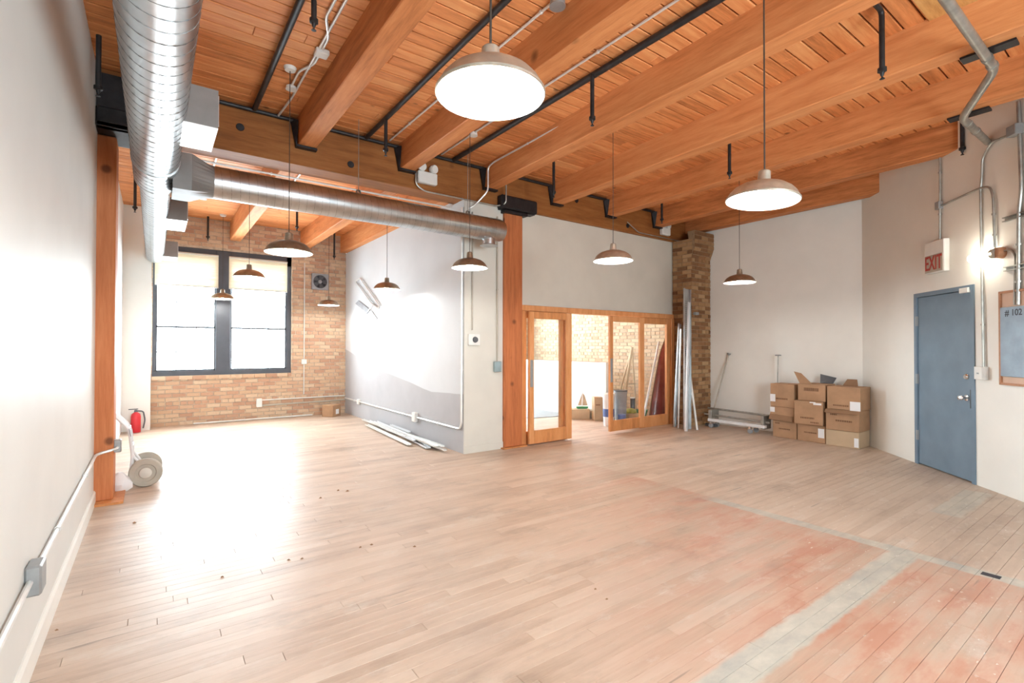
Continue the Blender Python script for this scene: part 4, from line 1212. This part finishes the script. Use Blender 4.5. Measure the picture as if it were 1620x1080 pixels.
# ================================================================== PENDANT LAMPS
def make_lamp(bronze):
    mt = 'shade' if bronze else 'alushade'
    r = thing('pendant_lamp', (0, 0, 0), 'x', 'lamp', 'pendant lamps')
    sh = MB().lathe([(0.200, 0.0), (0.203, 0.002), (0.203, 0.010), (0.196, 0.018), (0.182, 0.044), (0.160, 0.068), (0.128, 0.089), (0.085, 0.104), (0.040, 0.114), (0.036, 0.112)], (0, 0, 0), (0, 0, 1), 40).build('shade', mt, r, True)
    MB().lathe([(0.199, 0.0), (0.198, 0.008), (0.191, 0.015), (0.177, 0.040), (0.155, 0.063), (0.124, 0.084), (0.081, 0.099), (0.034, 0.108), (0.0, 0.108)], (0, 0, 0), (0, 0, 1), 40).build('inner_lining', 'enamel', sh, True)
    MB().lathe([(0.040, 0.110), (0.036, 0.13), (0.033, 0.175), (0.026, 0.182), (0.010, 0.186), (0.0, 0.19)], (0, 0, 0), (0, 0, 1), 24).build('neck', mt, r, True)
    MB().lathe([(0.0, 0.005), (0.018, 0.008), (0.034, 0.022), (0.038, 0.040), (0.030, 0.062), (0.018, 0.078), (0.016, 0.104)], (0, 0, 0), (0, 0, 1), 20).build('bulb', 'bulb', r, True)
    return r

LAMPS = [(776, 152, 1.82, False, 'pendant lamp nearest the viewer, its blazing mouth turned to the room'),
         (1206, 318, 2.92, False, 'second-largest pendant lamp, before the right joists'),
         (970, 413, 5.13, False, 'pendant lamp hanging before the beige wall above the glazed doors'),
         (1170, 447, 6.70, True, 'pendant lamp between the brick pier and the cardboard boxes'),
         (743, 424, 5.60, True, 'pendant lamp just left of the right timber post'),
         (457, 400, 4.45, True, 'pendant lamp below the branch duct, right of the back window'),
         (612, 458, 7.55, True, 'pendant lamp before the painted alcove wall'),
         (394, 439, 6.9, True, 'dark pendant lamp silhouetted on the right window blind'),
         (352, 473, 9.0, True, 'pendant lamp silhouetted before the window mullion'),
         (520, 483, 9.7, True, 'pendant lamp deepest in the alcove, under the wall fan')]
lamp_roots, first = [], {}
for (x, y, d, bz, lab) in LAMPS:
    if bz not in first: first[bz] = make_lamp(bz); lamp_roots.append(first[bz])
    else: lamp_roots.append(copy_tree(first[bz]))
for i, (x, y, d, bz, lab) in enumerate(LAMPS):
    c = atD(d, x, y)
    r = lamp_roots[i]
    r.location = c
    r['label'] = lab
    zc = (ZD if c.y < 5.8 else ZB) - c.z
    if i == 1: r.rotation_euler = (0, R(4.5), R(-36))
    k = MB(); k.v = []
    top = Vector((0, 0, zc))
    if i == 1:
        m = Matrix.Rotation(R(-36), 4, 'Z') @ Matrix.Rotation(R(4.5), 4, 'Y')
        top = (m.inverted() @ Vector((m @ Vector((0, 0, 0.18))).to_tuple()[:2] + (zc,)))
    def local(mb, name, mat, sm=True):
        me = mb.mesh(name, mat, None, sm); o = bpy.data.objects.new(name, me); col.objects.link(o); o.parent = r; return o
    local(MB().tube([(0, 0, 0.18), top], 0.0035 if d > 4 else 0.0045, 6), 'cord', 'cord')
    cu2 = MB().lathe([(0.0, -0.035), (0.045, -0.03), (0.055, 0.0)], top, (0, 0, 1), 16)
    local(cu2, 'ceiling_canopy', 'white')

# ================================================================== WALL FAN AND BRACKET
fn = thing('wall_fan', (2.85, YB, 2.65), 'dark exhaust fan in a square grey housing on the back brick wall', 'fan')
q0, q1 = atY(YB - 0.03, 493, 430), atY(YB - 0.03, 519, 461)
cx, cz, hw = (q0.x + q1.x) / 2, (q0.z + q1.z) / 2, (q1.x - q0.x) / 2
ho = MB()
rin = hw * 0.84
nn = 32
ring_o, ring_i = [], []
for k in range(nn):
    a = 2 * math.pi * k / nn
    c, s_ = math.cos(a), math.sin(a); m = max(abs(c), abs(s_))
    ring_o.append((cx + c / m * hw, YB - 0.06, cz + s_ / m * hw)); ring_i.append((cx + c * rin, YB - 0.06, cz + s_ * rin))
back_o = [(p[0], YB - 0.002, p[2]) for p in ring_o]; back_i = [(p[0], YB - 0.012, p[2]) for p in ring_i]
ho.loft([back_o, ring_o, ring_i, back_i], False)
ho.build('housing', 'midgrey', fn)
MB().lathe([(0, 0), (rin, 0)], (cx, YB - 0.012, cz), (0, -1, 0), 24).build('backing', 'ink', fn)
for k in range(5):
    a = 2 * math.pi * k / 5
    u = Vector((math.cos(a), 0, math.sin(a))); v = Vector((-math.sin(a), 0, math.cos(a)))
    c = Vector((cx, YB - 0.035, cz))
    MB().add([c + u * 0.04 - v * 0.02, c + u * rin * 0.92 - v * 0.055, c + u * rin * 0.92 + v * 0.055 + Vector((0, 0.016, 0)), c + u * 0.04 + v * 0.02 + Vector((0, 0.016, 0))], [(0, 1, 2, 3)]).build('blade', 'darkgrey', fn)
MB().lathe([(0, 0.02), (0.035, 0.016), (0.045, -0.01)], (cx, YB - 0.04, cz), (0, -1, 0), 14).build('hub', 'midgrey', fn, True)
for rr in (0.5, 0.95):
    pts = [(cx + math.cos(2 * math.pi * k / 24) * rin * rr, YB - 0.062, cz + math.sin(2 * math.pi * k / 24) * rin * rr) for k in range(25)]
    MB().tube(pts, 0.004, 5).build('guard_ring', 'darkgrey', fn)

wb = thing('wall_bracket', atX(XA, 575, 500), 'faint grey folded wire bracket high on the painted alcove wall', 'bracket')
Xk = XA - 0.03
def onA(x, y, off=0.03): return atX(XA - off, x, y)
ring = [onA(564, 444), onA(570, 440), onA(600, 483), onA(598, 488), onA(589, 481), onA(564, 447)]
MB().tube(ring + [ring[0]], 0.013, 6).build('upper_loop', 'conduit', wb)
MB().quad(onA(562, 480, 0.02), onA(567, 475, 0.02), onA(585, 490, 0.02), onA(580, 496, 0.02), 0.015).build('lower_plate', 'midgrey', wb)
MB().tube([onA(583, 492), onA(589, 480), onA(598, 487)], 0.012, 6).build('link_arm', 'conduit', wb)
MB().quad(onA(583, 496, 0.02), onA(587, 491, 0.02), onA(596, 504, 0.02), onA(592, 508, 0.02), 0.01).build('tail_plate', 'whitemetal', wb)

# ================================================================== LEFT SIDE THINGS
ht = thing('hand_truck', (-0.1, 6.5, 0), 'white hand truck with a beige solid wheel parked behind the left post', 'hand truck')
for yy in (6.36, 6.74):
    wl = MB().lathe([(0.0, 0.030), (0.055, 0.032), (0.060, 0.022), (0.085, 0.022), (0.092, 0.034), (0.135, 0.032), (0.145, 0.018), (0.145, -0.018), (0.135, -0.032), (0.0, -0.032)], (-0.06, yy, 0.146), (0, -1, 0), 32).build('wheel', 'rubber', ht, True)
    MB().lathe([(0.0, 0.042), (0.045, 0.038), (0.055, 0.030)], (-0.06, yy, 0.146), (0, -1, 0), 20).build('hub', 'cream', wl, True)
MB().tube([(-0.06, 6.33, 0.146), (-0.06, 6.77, 0.146)], 0.012, 8).build('axle', 'steelchrome', ht)
for yy in (6.44, 6.66):
    MB().tube(bend([(-0.20, yy, 0.06), (-0.17, yy, 0.30), (-0.20, yy, 0.60), (-0.30, yy, 0.72)], 0.08), 0.016, 10).build('rail', 'whitemetal', ht, True)
    MB().tube([(-0.06, yy, 0.15), (-0.18, yy, 0.34)], 0.012, 8).build('brace', 'whitemetal', ht)
for zz in (0.22, 0.42, 0.60):
    xx = -0.175 if zz < 0.5 else -0.20
    MB().tube([(xx, 6.44, zz), (xx, 6.66, zz)], 0.011, 8).build('crossbar', 'whitemetal', ht)
MB().tube(bend([(-0.30, 6.44, 0.72), (-0.33, 6.44, 0.745), (-0.33, 6.66, 0.745), (-0.30, 6.66, 0.72)], 0.03), 0.016, 10).build('handle', 'whitemetal', ht, True)
MB().cbox(-0.40, -0.17, 6.40, 6.70, 0.004, 0.016, 0.003).build('toe_plate', 'whitemetal', ht)
MB().quad((-0.19, 6.42, 0.52), (-0.19, 6.68, 0.52), (-0.205, 6.68, 0.60), (-0.205, 6.42, 0.60), 0.006).build('name_plate', 'midgrey', ht)
sv = thing('floor_sack', (-0.30, 6.32, 0), 'crumpled white plastic bag at the foot of the left post', 'bag')
rg = random.Random(4)
rings = []
for (zz, rr) in ((0.0, 0.07), (0.03, 0.10), (0.08, 0.10), (0.13, 0.08), (0.17, 0.04), (0.19, 0.015)):
    rings.append([(-0.27 + math.cos(2 * math.pi * k / 14) * rr * rg.uniform(0.75, 1.2), 6.30 + math.sin(2 * math.pi * k / 14) * rr * 0.75 * rg.uniform(0.75, 1.2), zz + 0.001) for k in range(14)])
MB().loft(rings).build('sack_body', 'label', sv, True)

fe = thing('fire_extinguisher', (-0.27, 10.4, 0), 'small red fire extinguisher standing by the boxed-out corner', 'fire extinguisher')
c = (-0.24, 10.45, 0)
MB().lathe([(0, 0.002), (0.066, 0.002), (0.070, 0.012), (0.070, 0.27), (0.060, 0.31), (0.030, 0.335), (0.022, 0.345), (0, 0.345)], c, (0, 0, 1), 24).build('cylinder', 'red', fe, True)
MB().lathe([(0.024, 0.34), (0.024, 0.37), (0.012, 0.38), (0, 0.38)], c, (0, 0, 1), 14).build('valve', 'darkgrey', fe, True)
MB().box(c[0] - 0.10, c[0] + 0.03, c[1] - 0.012, c[1] + 0.012, 0.385, 0.398).build('handle', 'darkgrey', fe)
MB().tube(bend([(c[0] + 0.02, c[1], 0.36), (c[0] + 0.10, c[1], 0.35), (c[0] + 0.125, c[1], 0.20), (c[0] + 0.10, c[1], 0.06)], 0.05), 0.011, 8).build('hose', 'darkgrey', fe, True)

# small carton in the alcove corner
def carton(name, M4, w, d, h, label, mat='card', group=None, flaps=None, labels=(), prints=(), tape=True, taped=()):
    """local frame: x width, y depth (front at y=0), z up"""
    root = thing(name, M4.translation, label, 'box', group)
    MB(M4).cbox(0, w, 0, d, 0, h, 0.006).build('body', mat, root)
    if tape:
        MB(M4).box(0, w, d / 2 - 0.025, d / 2 + 0.025, h, h + 0.002).build('tape', 'cardlight', root)
        MB(M4).box(0, w, -0.0012, 0, h * 0.5 - 0.0015, h * 0.5 + 0.0015) if False else None
    for (x0, x1, z0, z1) in labels:
        MB(M4).box(x0, x1, -0.003, 0.0, z0, z1).build('paper_label', 'label', root)
    for (x0, x1, z0, z1) in prints:
        rgp = random.Random(int(x0 * 1000) + int(z0 * 777))
        k = MB(M4); x = x0
        while x < x1:
            ww = rgp.uniform(0.010, 0.024)
            k.box(x, min(x + ww, x1), -0.002, 0.0, z0, z1); x += ww + 0.006
        k.build('printed_mark', 'print', root)
    for q in (flaps or ()):
        MB(M4).quad(*q[:4], 0.004).build('flap', q[4] if len(q) > 4 else 'carddark', root)
    return root
def frame(x, y, z, ang):      # front face looks along local -y
    return Matrix.Translation((x, y, z)) @ Matrix.Rotation(R(ang), 4, 'Z')
p = atZ(556, 663)
carton('cardboard_box', frame(2.98, 10.36, 0, 38), 0.27, 0.26, 0.24, 'small cardboard box alone in the far corner of the alcove', labels=((0.10, 0.20, 0.05, 0.15),))

# metal strips along the alcove wall
rg = random.Random(21)
strips = [((574, 664), (705, 713), 0.03), ((580, 672), (648, 704), 0.02), ((600, 672), (700, 707), 0.04), ((597, 667), (660, 695), 0.05), ((605, 676), (655, 697), 0.06), ((618, 676), (672, 701), 0.03), ((590, 669), (640, 690), 0.07),
          ((625, 672), (648, 684), 0.08), ((655, 697), (678, 709), 0.02), ((612, 680), (640, 690), 0.02), ((583, 666), (615, 680), 0.04), ((640, 687), (690, 706), 0.07)]
for i, (a, b, zz) in enumerate(strips):
    p, q = atZ(*a, zz), atZ(*b, zz)
    for v in (p, q): v.x = min(v.x, XA - 0.05)
    d = (q - p).normalized(); s_ = Vector((-d.y, d.x, 0)) * rg.uniform(0.015, 0.035)
    root = thing('metal_strip', p, 'loose pale metal strip in the heap along the alcove wall', 'metal strip', 'loose strips along the alcove wall')
    t = 0.004
    mt = rg.choice(('whitemetal', 'whitemetal', 'tealstrip', 'conduit'))
    k = MB()
    h = Vector((0, 0, 0.022))
    k.quad(p - s_, q - s_, q + s_, p + s_, t)
    k.quad(p + s_, q + s_, q + s_ + h, p + s_ + h, t)
    k.quad(p - s_, q - s_, q - s_ + h, p - s_ + h, t)
    k.build('channel', mt, root)

# ================================================================== CARDBOARD BOX STACK
XF = 8.13
def bframe(y_left, z, dx=0.0, ang=0.0):     # front toward -X, local x runs toward -Y (to the right in view)
    return Matrix.Translation((XF + dx, y_left, z)) @ Matrix.Rotation(R(-90 + ang), 4, 'Z')
BG = 'stacked cardboard boxes'
carton('cardboard_box', bframe(4.02, 0.0, 0.06), 0.37, 0.36, 0.265, 'bottom left cardboard box of the stack by the diagonal wall', group=BG, prints=((0.10, 0.27, 0.13, 0.15), (0.04, 0.11, 0.215, 0.235)))
carton('cardboard_box', bframe(3.63, 0.0, 0.04), 0.40, 0.36, 0.265, 'bottom middle cardboard box of the stack, a white label at its right edge', group=BG, prints=((0.10, 0.28, 0.13, 0.15),), labels=((0.30, 0.385, 0.08, 0.22),))
carton('cardboard_box', bframe(3.21, 0.0, 0.0), 0.43, 0.40, 0.235, 'pale bottom right cardboard box of the stack', 'cardlight', BG, labels=((0.37, 0.425, 0.02, 0.15),), tape=False)
carton('cardboard_box', bframe(4.06, 0.268, 0.06), 0.37, 0.36, 0.22, 'middle left cardboard box of the stack with a dark torn lower band', group=BG, labels=((0.0, 0.075, 0.13, 0.21),),
       flaps=(((0.0, -0.004, 0.10), (0.36, -0.004, 0.085), (0.37, -0.05, 0.0), (0.0, -0.05, 0.015), 'carddark'),))
carton('cardboard_box', bframe(3.64, 0.268, -0.04, 4), 0.40, 0.36, 0.36, 'middle cardboard box of the stack leaning forward with torn white tape', group=BG, prints=((0.09, 0.28, 0.09, 0.115), (0.23, 0.34, 0.03, 0.05)),
       labels=((0.22, 0.30, 0.335, 0.352), (0.27, 0.38, 0.31, 0.34)))
carton('cardboard_box', bframe(3.20, 0.238, -0.02), 0.43, 0.40, 0.30, 'middle right cardboard box of the stack with its front flap hanging', group=BG, prints=((0.13, 0.34, 0.13, 0.155), (0.06, 0.15, 0.215, 0.24)),
       flaps=(((0.0, 0.0, 0.30), (0.42, 0.0, 0.30), (0.42, -0.05, 0.255), (0.0, -0.05, 0.255), 'carddark'),))
carton('cardboard_box', bframe(4.05, 0.49, 0.05), 0.37, 0.36, 0.37, 'top left cardboard box of the stack with a white label low on its edge', group=BG, prints=((0.09, 0.27, 0.12, 0.145),), labels=((0.0, 0.08, 0.08, 0.20),))
carton('cardboard_box', bframe(3.61, 0.63, 0.02), 0.39, 0.36, 0.26, 'top middle cardboard box of the stack with raised flaps', group=BG, prints=((0.09, 0.30, 0.15, 0.20),), tape=False,
       flaps=(((0.02, 0.02, 0.26), (0.20, 0.02, 0.26), (0.06, -0.02, 0.42), (-0.08, 0.05, 0.44), 'card'), ((0.20, 0.30, 0.26), (0.38, 0.30, 0.26), (0.40, 0.38, 0.35), (0.18, 0.36, 0.40), 'darkgrey')))
carton('cardboard_box', bframe(3.19, 0.54, 0.0), 0.43, 0.38, 0.335, 'top right cardboard box of the stack, a white label at its lower right corner', group=BG, labels=((0.30, 0.43, 0.0, 0.13),), prints=((0.08, 0.28, 0.05, 0.07),), tape=False,
       flaps=(((0.10, 0.30, 0.335), (0.30, 0.30, 0.335), (0.27, 0.36, 0.43), (0.14, 0.36, 0.43), 'carddark'),))

# rolling rail frame and poles beside the boxes
rf = thing('rail_frame', (8.2, 4.6, 0), 'low steel rail frame on castors lying between the brick pier and the boxes', 'frame')
for (zz, xx, mt, r) in ((0.31, 8.30, 'emt', 0.018), (0.21, 8.18, 'emt', 0.018)):
    MB().tube([(xx, 5.25, zz + 0.02), (xx, 4.06, zz)], r, 10).build('rail', mt, rf, True)
MB().cbox(8.08, 8.16, 4.10, 5.12, 0.12, 0.17, 0.004).build('white_rail', 'whitemetal', rf)
MB().cbox(8.10, 8.34, 5.06, 5.12, 0.10, 0.32, 0.004).build('end_plate', 'emt', rf)
MB().cbox(8.10, 8.34, 4.12, 4.17, 0.10, 0.32, 0.004).build('end_plate', 'emt', rf)
for (xx, yy) in ((8.12, 5.08), (8.12, 4.36), (8.32, 5.08), (8.32, 4.36)):
    w_ = MB().lathe([(0.0, 0.018), (0.036, 0.018), (0.042, 0.012), (0.042, -0.012), (0.036, -0.018), (0.0, -0.018)], (xx, yy, 0.043), (1, 0, 0), 16).build('castor_wheel', 'midgrey', rf, True)
    MB().cbox(xx - 0.028, xx + 0.028, yy - 0.02, yy + 0.02, 0.07, 0.125, 0.003).build('castor_fork', 'steelchrome', w_)
a, b = atZ(1120, 668), atX(8.40, 1153, 559)
a = Vector((8.30, 5.22, 0.02))
pole = thing('leaning_pole', (a.x, a.y, 0), 'thin brown pole with a small cap leaning against the white wall', 'pole')
b = atX(8.58, 1153, 560)
MB().tube([a, b], 0.014, 8).build('shaft', 'rubber', pole, True)
d = (b - a).normalized()
MB().lathe([(0.0, 0.02), (0.035, 0.018), (0.03, -0.005), (0.014, -0.02)], b, d, 12).build('cap', 'greybox', pole, True)
MB().cbox(a.x - 0.05, a.x + 0.03, a.y - 0.16, a.y + 0.06, 0.0, 0.05, 0.008).build('foot', 'darkgrey', pole)
b = atX(8.48, 1231, 562)
pole = thing('upright_pole', (b.x, b.y, 0), 'thin dark pole standing behind the left end of the box stack', 'pole')
MB().tube([(b.x - 0.02, b.y + 0.03, 0.002), b], 0.010, 8).build('shaft', 'emt', pole, True)
MB().cbox(b.x - 0.02, b.x + 0.02, b.y - 0.045, b.y + 0.045, b.z - 0.008, b.z + 0.012, 0.004).build('cap', 'greybox', pole)

# steel channels leaning on the pier
def lean(name, base, top, w_, d_, mat, label, group='steel lengths leaning on the brick pier', shape='u'):
    a, b = Vector(base), Vector(top)
    root = thing(name, (a.x, a.y, 0), label, 'metal profile', group)
    ax = (b - a).normalized()
    u = Vector((1, 0, 0)); u = (u - ax * u.dot(ax)).normalized()
    v = ax.cross(u)
    if v.y > 0: v = -v
    k = MB()
    if shape == 'u':
        t = 0.004
        for (s0, s1, n0, n1) in ((-w_, w_, 0, t), (-w_, -w_ + t, 0, d_), (w_ - t, w_, 0, d_)):
            pts = []
            for e in (a, b):
                pts += [e + u * s0 + v * n0, e + u * s1 + v * n0, e + u * s1 + v * n1, e + u * s0 + v * n1]
            k.add(pts, [(0, 3, 2, 1), (4, 5, 6, 7), (0, 1, 5, 4), (1, 2, 6, 5), (2, 3, 7, 6), (3, 0, 4, 7)])
        k.build('channel', mat, root)
    else:
        k.tube([a, b], w_, 10).build('tube', mat, root, True)
    return root, a, b, u, v
YP = PY0 - 0.012
r_, a_, b_, u_, v_ = lean('steel_channel', atZ(1086, 679), atY(YP - 0.01, 1086, 457), 0.095, 0.035, 'galv', 'widest tall ribbed steel channel leaning on the brick pier')
k = MB()
for i in range(60):
    c = a_ + (b_ - a_) * ((i + 1) / 66)
    k.tube([c - u_ * 0.088 + v_ * 0.008, c + u_ * 0.0 + v_ * 0.008], 0.006, 4)
k.build('rib_teeth', 'emt', r_)['kind'] = 'stuff'
MB().quad(a_ + (b_ - a_) * 0.52 + v_ * 0.04 - u_ * 0.05, a_ + (b_ - a_) * 0.52 + v_ * 0.04 + u_ * 0.03, a_ + (b_ - a_) * 0.57 + v_ * 0.04 + u_ * 0.03, a_ + (b_ - a_) * 0.57 + v_ * 0.04 - u_ * 0.05, 0.004).build('paper_label', 'label', r_)
lean('steel_channel', atZ(1066, 675), atY(5.60, 1074, 512), 0.032, 0.03, 'galv', 'short shiny steel channel nearest the glazed panel')
lean('steel_channel', atZ(1084, 682), atY(YP - 0.07, 1089, 478), 0.026, 0.03, 'whitemetal', 'pale slim channel in front of the ribbed channel')
lean('steel_tube', atZ(1103, 680), atY(YP - 0.03, 1091, 588), 0.02, 0, 'conduit', 'short pale tube leaning against the foot of the brick pier', shape='t')
lean('steel_tube', atZ(1073, 677), atY(YP - 0.03, 1077, 520), 0.016, 0, 'conduit', 'thin tube leaning between the two shiny channels', shape='t')
cl = thing('pier_bracket', (8.15, PY0, 2.05), 'small grey bracket screwed to the brick pier', 'bracket')
q = atY(PY0, 1099, 496)
MB().cbox(q.x - 0.05, q.x + 0.05, PY0 - 0.06, PY0 - 0.001, q.z - 0.025, q.z + 0.025, 0.005).build('plate', 'greybox', cl)

# ================================================================== THINGS INSIDE THE GLAZED ROOM
mt_ = MB()  # flat grey sheet that paints the floor shade beside the low partition
zz = 0.002
mt_.add([(7.16, 9.2, zz), (7.19, 8.05, zz), (6.80, 7.75, zz), (6.15, 7.85, zz), (6.1, 9.2, zz), (7.16, 9.2, 0.012), (7.19, 8.05, 0.012), (6.80, 7.75, 0.012), (6.15, 7.85, 0.012), (6.1, 9.2, 0.012)],
        [(0, 1, 2, 3, 4), (5, 6, 7, 8, 9), (0, 1, 6, 5), (1, 2, 7, 6), (2, 3, 8, 7), (3, 4, 9, 8), (4, 0, 5, 9)])
m1 = mt_.build('floor_shade_sheet', 'midgrey'); tag(m1, 'grey sheet standing in for shade on the floor of the glazed room, behind the left leaf', 'mat')
carton('cardboard_box', frame(6.72, 7.34, 0, -36), 0.44, 0.26, 0.20, 'low cardboard box in the glazed room under the model boat', 'cardlight', None, tape=True)
carton('cardboard_box', frame(7.02, 6.90, 0, -30), 0.17, 0.20, 0.46, 'tall narrow cardboard box in the glazed room beside the model boat', 'cardlight', None, prints=((0.03, 0.12, 0.3, 0.32),))
bt = thing('model_boat', (6.97, 7.10, 0.205), 'small model sailing boat with a green hull on a box', 'model boat')
bo = Vector((6.98, 7.20, 0.206)); u = Vector((0.8, -0.6, 0))
def hull(mb, o, u, L, W, H):
    v = Vector((-u.y, u.x, 0)); rings = []
    for i in range(9):
        t = -1 + 2 * i / 8
        ww = W * max(0.04, 1 - abs(t) ** 2.2)
        c = o + u * (t * L / 2)
        rings.append([c + v * ww + Vector((0, 0, H)), c + v * ww * 0.7 + Vector((0, 0, H * 0.4)), c + Vector((0, 0, 0.0 if abs(t) < 0.9 else H * 0.4)), c - v * ww * 0.7 + Vector((0, 0, H * 0.4)), c - v * ww + Vector((0, 0, H))])
    return mb.loft(rings)
hull(MB(), bo, u, 0.24, 0.04, 0.05).build('hull', 'green', bt)
MB().tube([bo + Vector((0, 0, 0.04)), bo + Vector((0, 0, 0.36))], 0.004, 6).build('mast', 'print', bt)
MB().quad(bo + u * 0.01 + Vector((0, 0, 0.07)), bo + u * 0.11 + Vector((0, 0, 0.07)), bo + u * 0.05 + Vector((0, 0, 0.27)), bo + u * 0.01 + Vector((0, 0, 0.32)), 0.003).build('mainsail', 'sail', bt)
MB().quad(bo - u * 0.09 + Vector((0, 0, 0.07)), bo - u * 0.012 + Vector((0, 0, 0.07)), bo - u * 0.006 + Vector((0, 0, 0.30)), bo - u * 0.02 + Vector((0, 0, 0.26)), 0.003).build('jib', 'sail', bt)
# pails and tubs
def pail(x, y, r, h, mat, label, lid=None, band=None):
    p_ = thing('storage_tub', (x, y, 0), label, 'tub', None)
    MB().lathe([(0, 0.002), (r * 0.85, 0.002), (r, h * 0.95), (r * 1.04, h * 0.96), (r * 1.04, h), (0, h)], (x, y, 0), (0, 0, 1), 20).build('tub_body', mat, p_, True)
    if lid: MB().lathe([(r * 1.06, h), (r * 1.06, h + 0.02), (0, h + 0.024)], (x, y, 0), (0, 0, 1), 20).build('lid', lid, p_, True)
    if band: MB().lathe([(r * 0.93, h * 0.3), (r * 0.97, h * 0.55)], (x, y, 0), (0, 0, 1), 20).build('wrap_band', band, p_, True)
    return p_
pail(6.78, 6.30, 0.11, 0.58, 'whitemetal', 'tall white tub with a blue band seen through the open doorway', 'white', 'blue')
pail(7.10, 6.30, 0.12, 0.62, 'midgrey', 'grey tub standing behind the right sliding leaf', 'darkgrey')
pail(6.91, 6.10, 0.07, 0.22, 'blue', 'small dark blue tub behind the right sliding leaf')
pail(7.585, 6.42, 0.045, 0.45, 'darkgrey', 'slim dark bottle-like tub behind the right sliding leaf', 'white')
carton('cardboard_box', frame(7.22, 6.20, 0, -10), 0.28, 0.25, 0.19, 'pale open box with yellow-green cloth behind the right sliding leaf', 'cardlight', None, tape=False)
cl = thing('cloth_bundle', (7.36, 6.3, 0.19), 'yellow-green cloth bundle on the pale box', 'cloth')
rg = random.Random(9); rings = []
for (z_, r_) in ((0.196, 0.13), (0.23, 0.14), (0.26, 0.10), (0.28, 0.04)):
    rings.append([(7.38 + math.cos(2 * math.pi * k / 12) * r_ * rg.uniform(0.8, 1.2), 6.30 + math.sin(2 * math.pi * k / 12) * r_ * 0.7 * rg.uniform(0.8, 1.1), z_) for k in range(12)])
MB().loft(rings).build('folds', 'lime', cl, True)
gbk = thing('green_basin', (7.62, 6.24, 0), 'green basin turned up beside the yellow-green cloth', 'basin')
MB().lathe([(0, 0.16), (0.08, 0.16), (0.11, 0.24), (0.115, 0.24), (0.085, 0.15), (0.07, 0.0), (0, 0.0)], (7.64, 6.24, 0.001), (0, 0, 1), 18).build('bowl', 'green', gbk, True)
# easel
es = thing('wooden_easel', (7.4, 6.45, 0), 'tall pale wooden easel behind the right sliding leaf', 'easel')
tp = Vector((7.72, 6.56, 1.45))
for (q, mt2, rr) in (((7.38, 6.54, 0.0), 'palewood', 0.030), ((7.96, 6.66, 0.0), 'palewood', 0.016), ((7.70, 7.05, 0.0), 'palewood', 0.016)):
    q = Vector(q); d = (tp - q).normalized(); s_ = Vector((1, 0, 0)) * rr
    MB().quad(q - s_, q + s_, tp + s_, tp - s_, 0.025).build('leg', mt2, es)
MB().cbox(7.50, 7.84, 6.55, 6.575, 0.70, 0.73, 0.003).build('crossbar', 'palewood', es)
# white board leaning in the right panel
wbd = thing('leaning_batten', (7.6, 6.15, 0), 'white batten leaning behind the fixed glass panel', 'batten')
a, b = Vector((7.42, 6.10, 0.0)), Vector((7.95, 6.30, 1.62))
k0 = atY(6.1, 1025, 622); k1 = atY(6.25, 1042, 540)
d = (k1 - k0).normalized(); a = k0 - d * (k0.z / d.z)
MB().quad(a - Vector((0.022, 0, 0)), a + Vector((0.022, 0, 0)), k1 + Vector((0.022, 0, 0)), k1 - Vector((0.022, 0, 0)), 0.02).build('board', 'whitemetal', wbd)
# maroon hull standing on end
kh = thing('canoe_hull', (8.0, 6.08, 0), 'maroon canoe-like hull standing on end behind the fixed glass panel', 'canoe')
rings = []
for i in range(13):
    t = i / 12
    z_ = 0.005 + 1.72 * t
    xl = atY(6.08, 1029 + 24 * t ** 1.15, 600).x
    xr = atY(6.08, 1059, 600).x
    wl_ = (xr - xl) * (1 - 0.75 * max(0, t - 0.8) / 0.2) if t > 0.8 else (xr - xl)
    cxm = xr - wl_ / 2
    ring = []
    for k in range(12):
        an = math.pi * k / 11
        ring.append((cxm - math.cos(an) * wl_ / 2, 6.12 - math.sin(an) * 0.16 * (1 - 0.6 * t), z_))
    for k in range(12):
        an = math.pi * (11 - k) / 11
        ring.append((cxm - math.cos(an) * (wl_ / 2 - 0.008), 6.132 - math.sin(an) * 0.148 * (1 - 0.6 * t), z_))
    rings.append(ring)
MB().loft(rings).build('hull_shell', 'maroon', kh, True)
MB().tube([rings[i][0] for i in range(13)], 0.012, 6).build('gunwale', 'print', kh, True)
MB().tube([rings[i][11] for i in range(13)], 0.012, 6).build('gunwale', 'print', kh, True)

# ================================================================== SMALL DEBRIS
q = atZ(1568, 910)
MB().box(q.x - 0.03, q.x + 0.028, q.y - 0.045, q.y + 0.045, 0.0002, 0.0016).build('filled_gap', 'ink', floor, label='dark gap in the grey floor strip')
rg = random.Random(31)
for (x, y) in ((352, 913), (457, 886), (478, 884), (570, 866), (588, 862), (656, 865), (213, 827), (72, 1000), (90, 997), (535, 776), (507, 788), (550, 777), (942, 932), (960, 948)):
    p = atZ(x, y)
    sc_ = (p - CAM).dot(fw) / F
    L, Wd, an = 5.5 * sc_, 2.2 * sc_, rg.uniform(-0.6, 0.9)
    u, v = Vector((math.cos(an), math.sin(an), 0)), Vector((-math.sin(an), math.cos(an), 0))
    k = MB()
    k.add([p + u * L * 0.5 + Vector((0, 0, 0.002)), p + v * Wd + Vector((0, 0, 0.002)), p - u * L * 0.6 + Vector((0, 0, 0.002)), p - v * Wd + Vector((0, 0, 0.002)), p + Vector((0, 0, 0.002 + Wd))],
          [(0, 1, 2, 3), (0, 1, 4), (1, 2, 4), (2, 3, 4), (3, 0, 4)])
    tag(k.build('wood_chip', 'carddark'), 'tiny brown chip lying on the wood floor', 'chip', 'chips scattered on the floor')
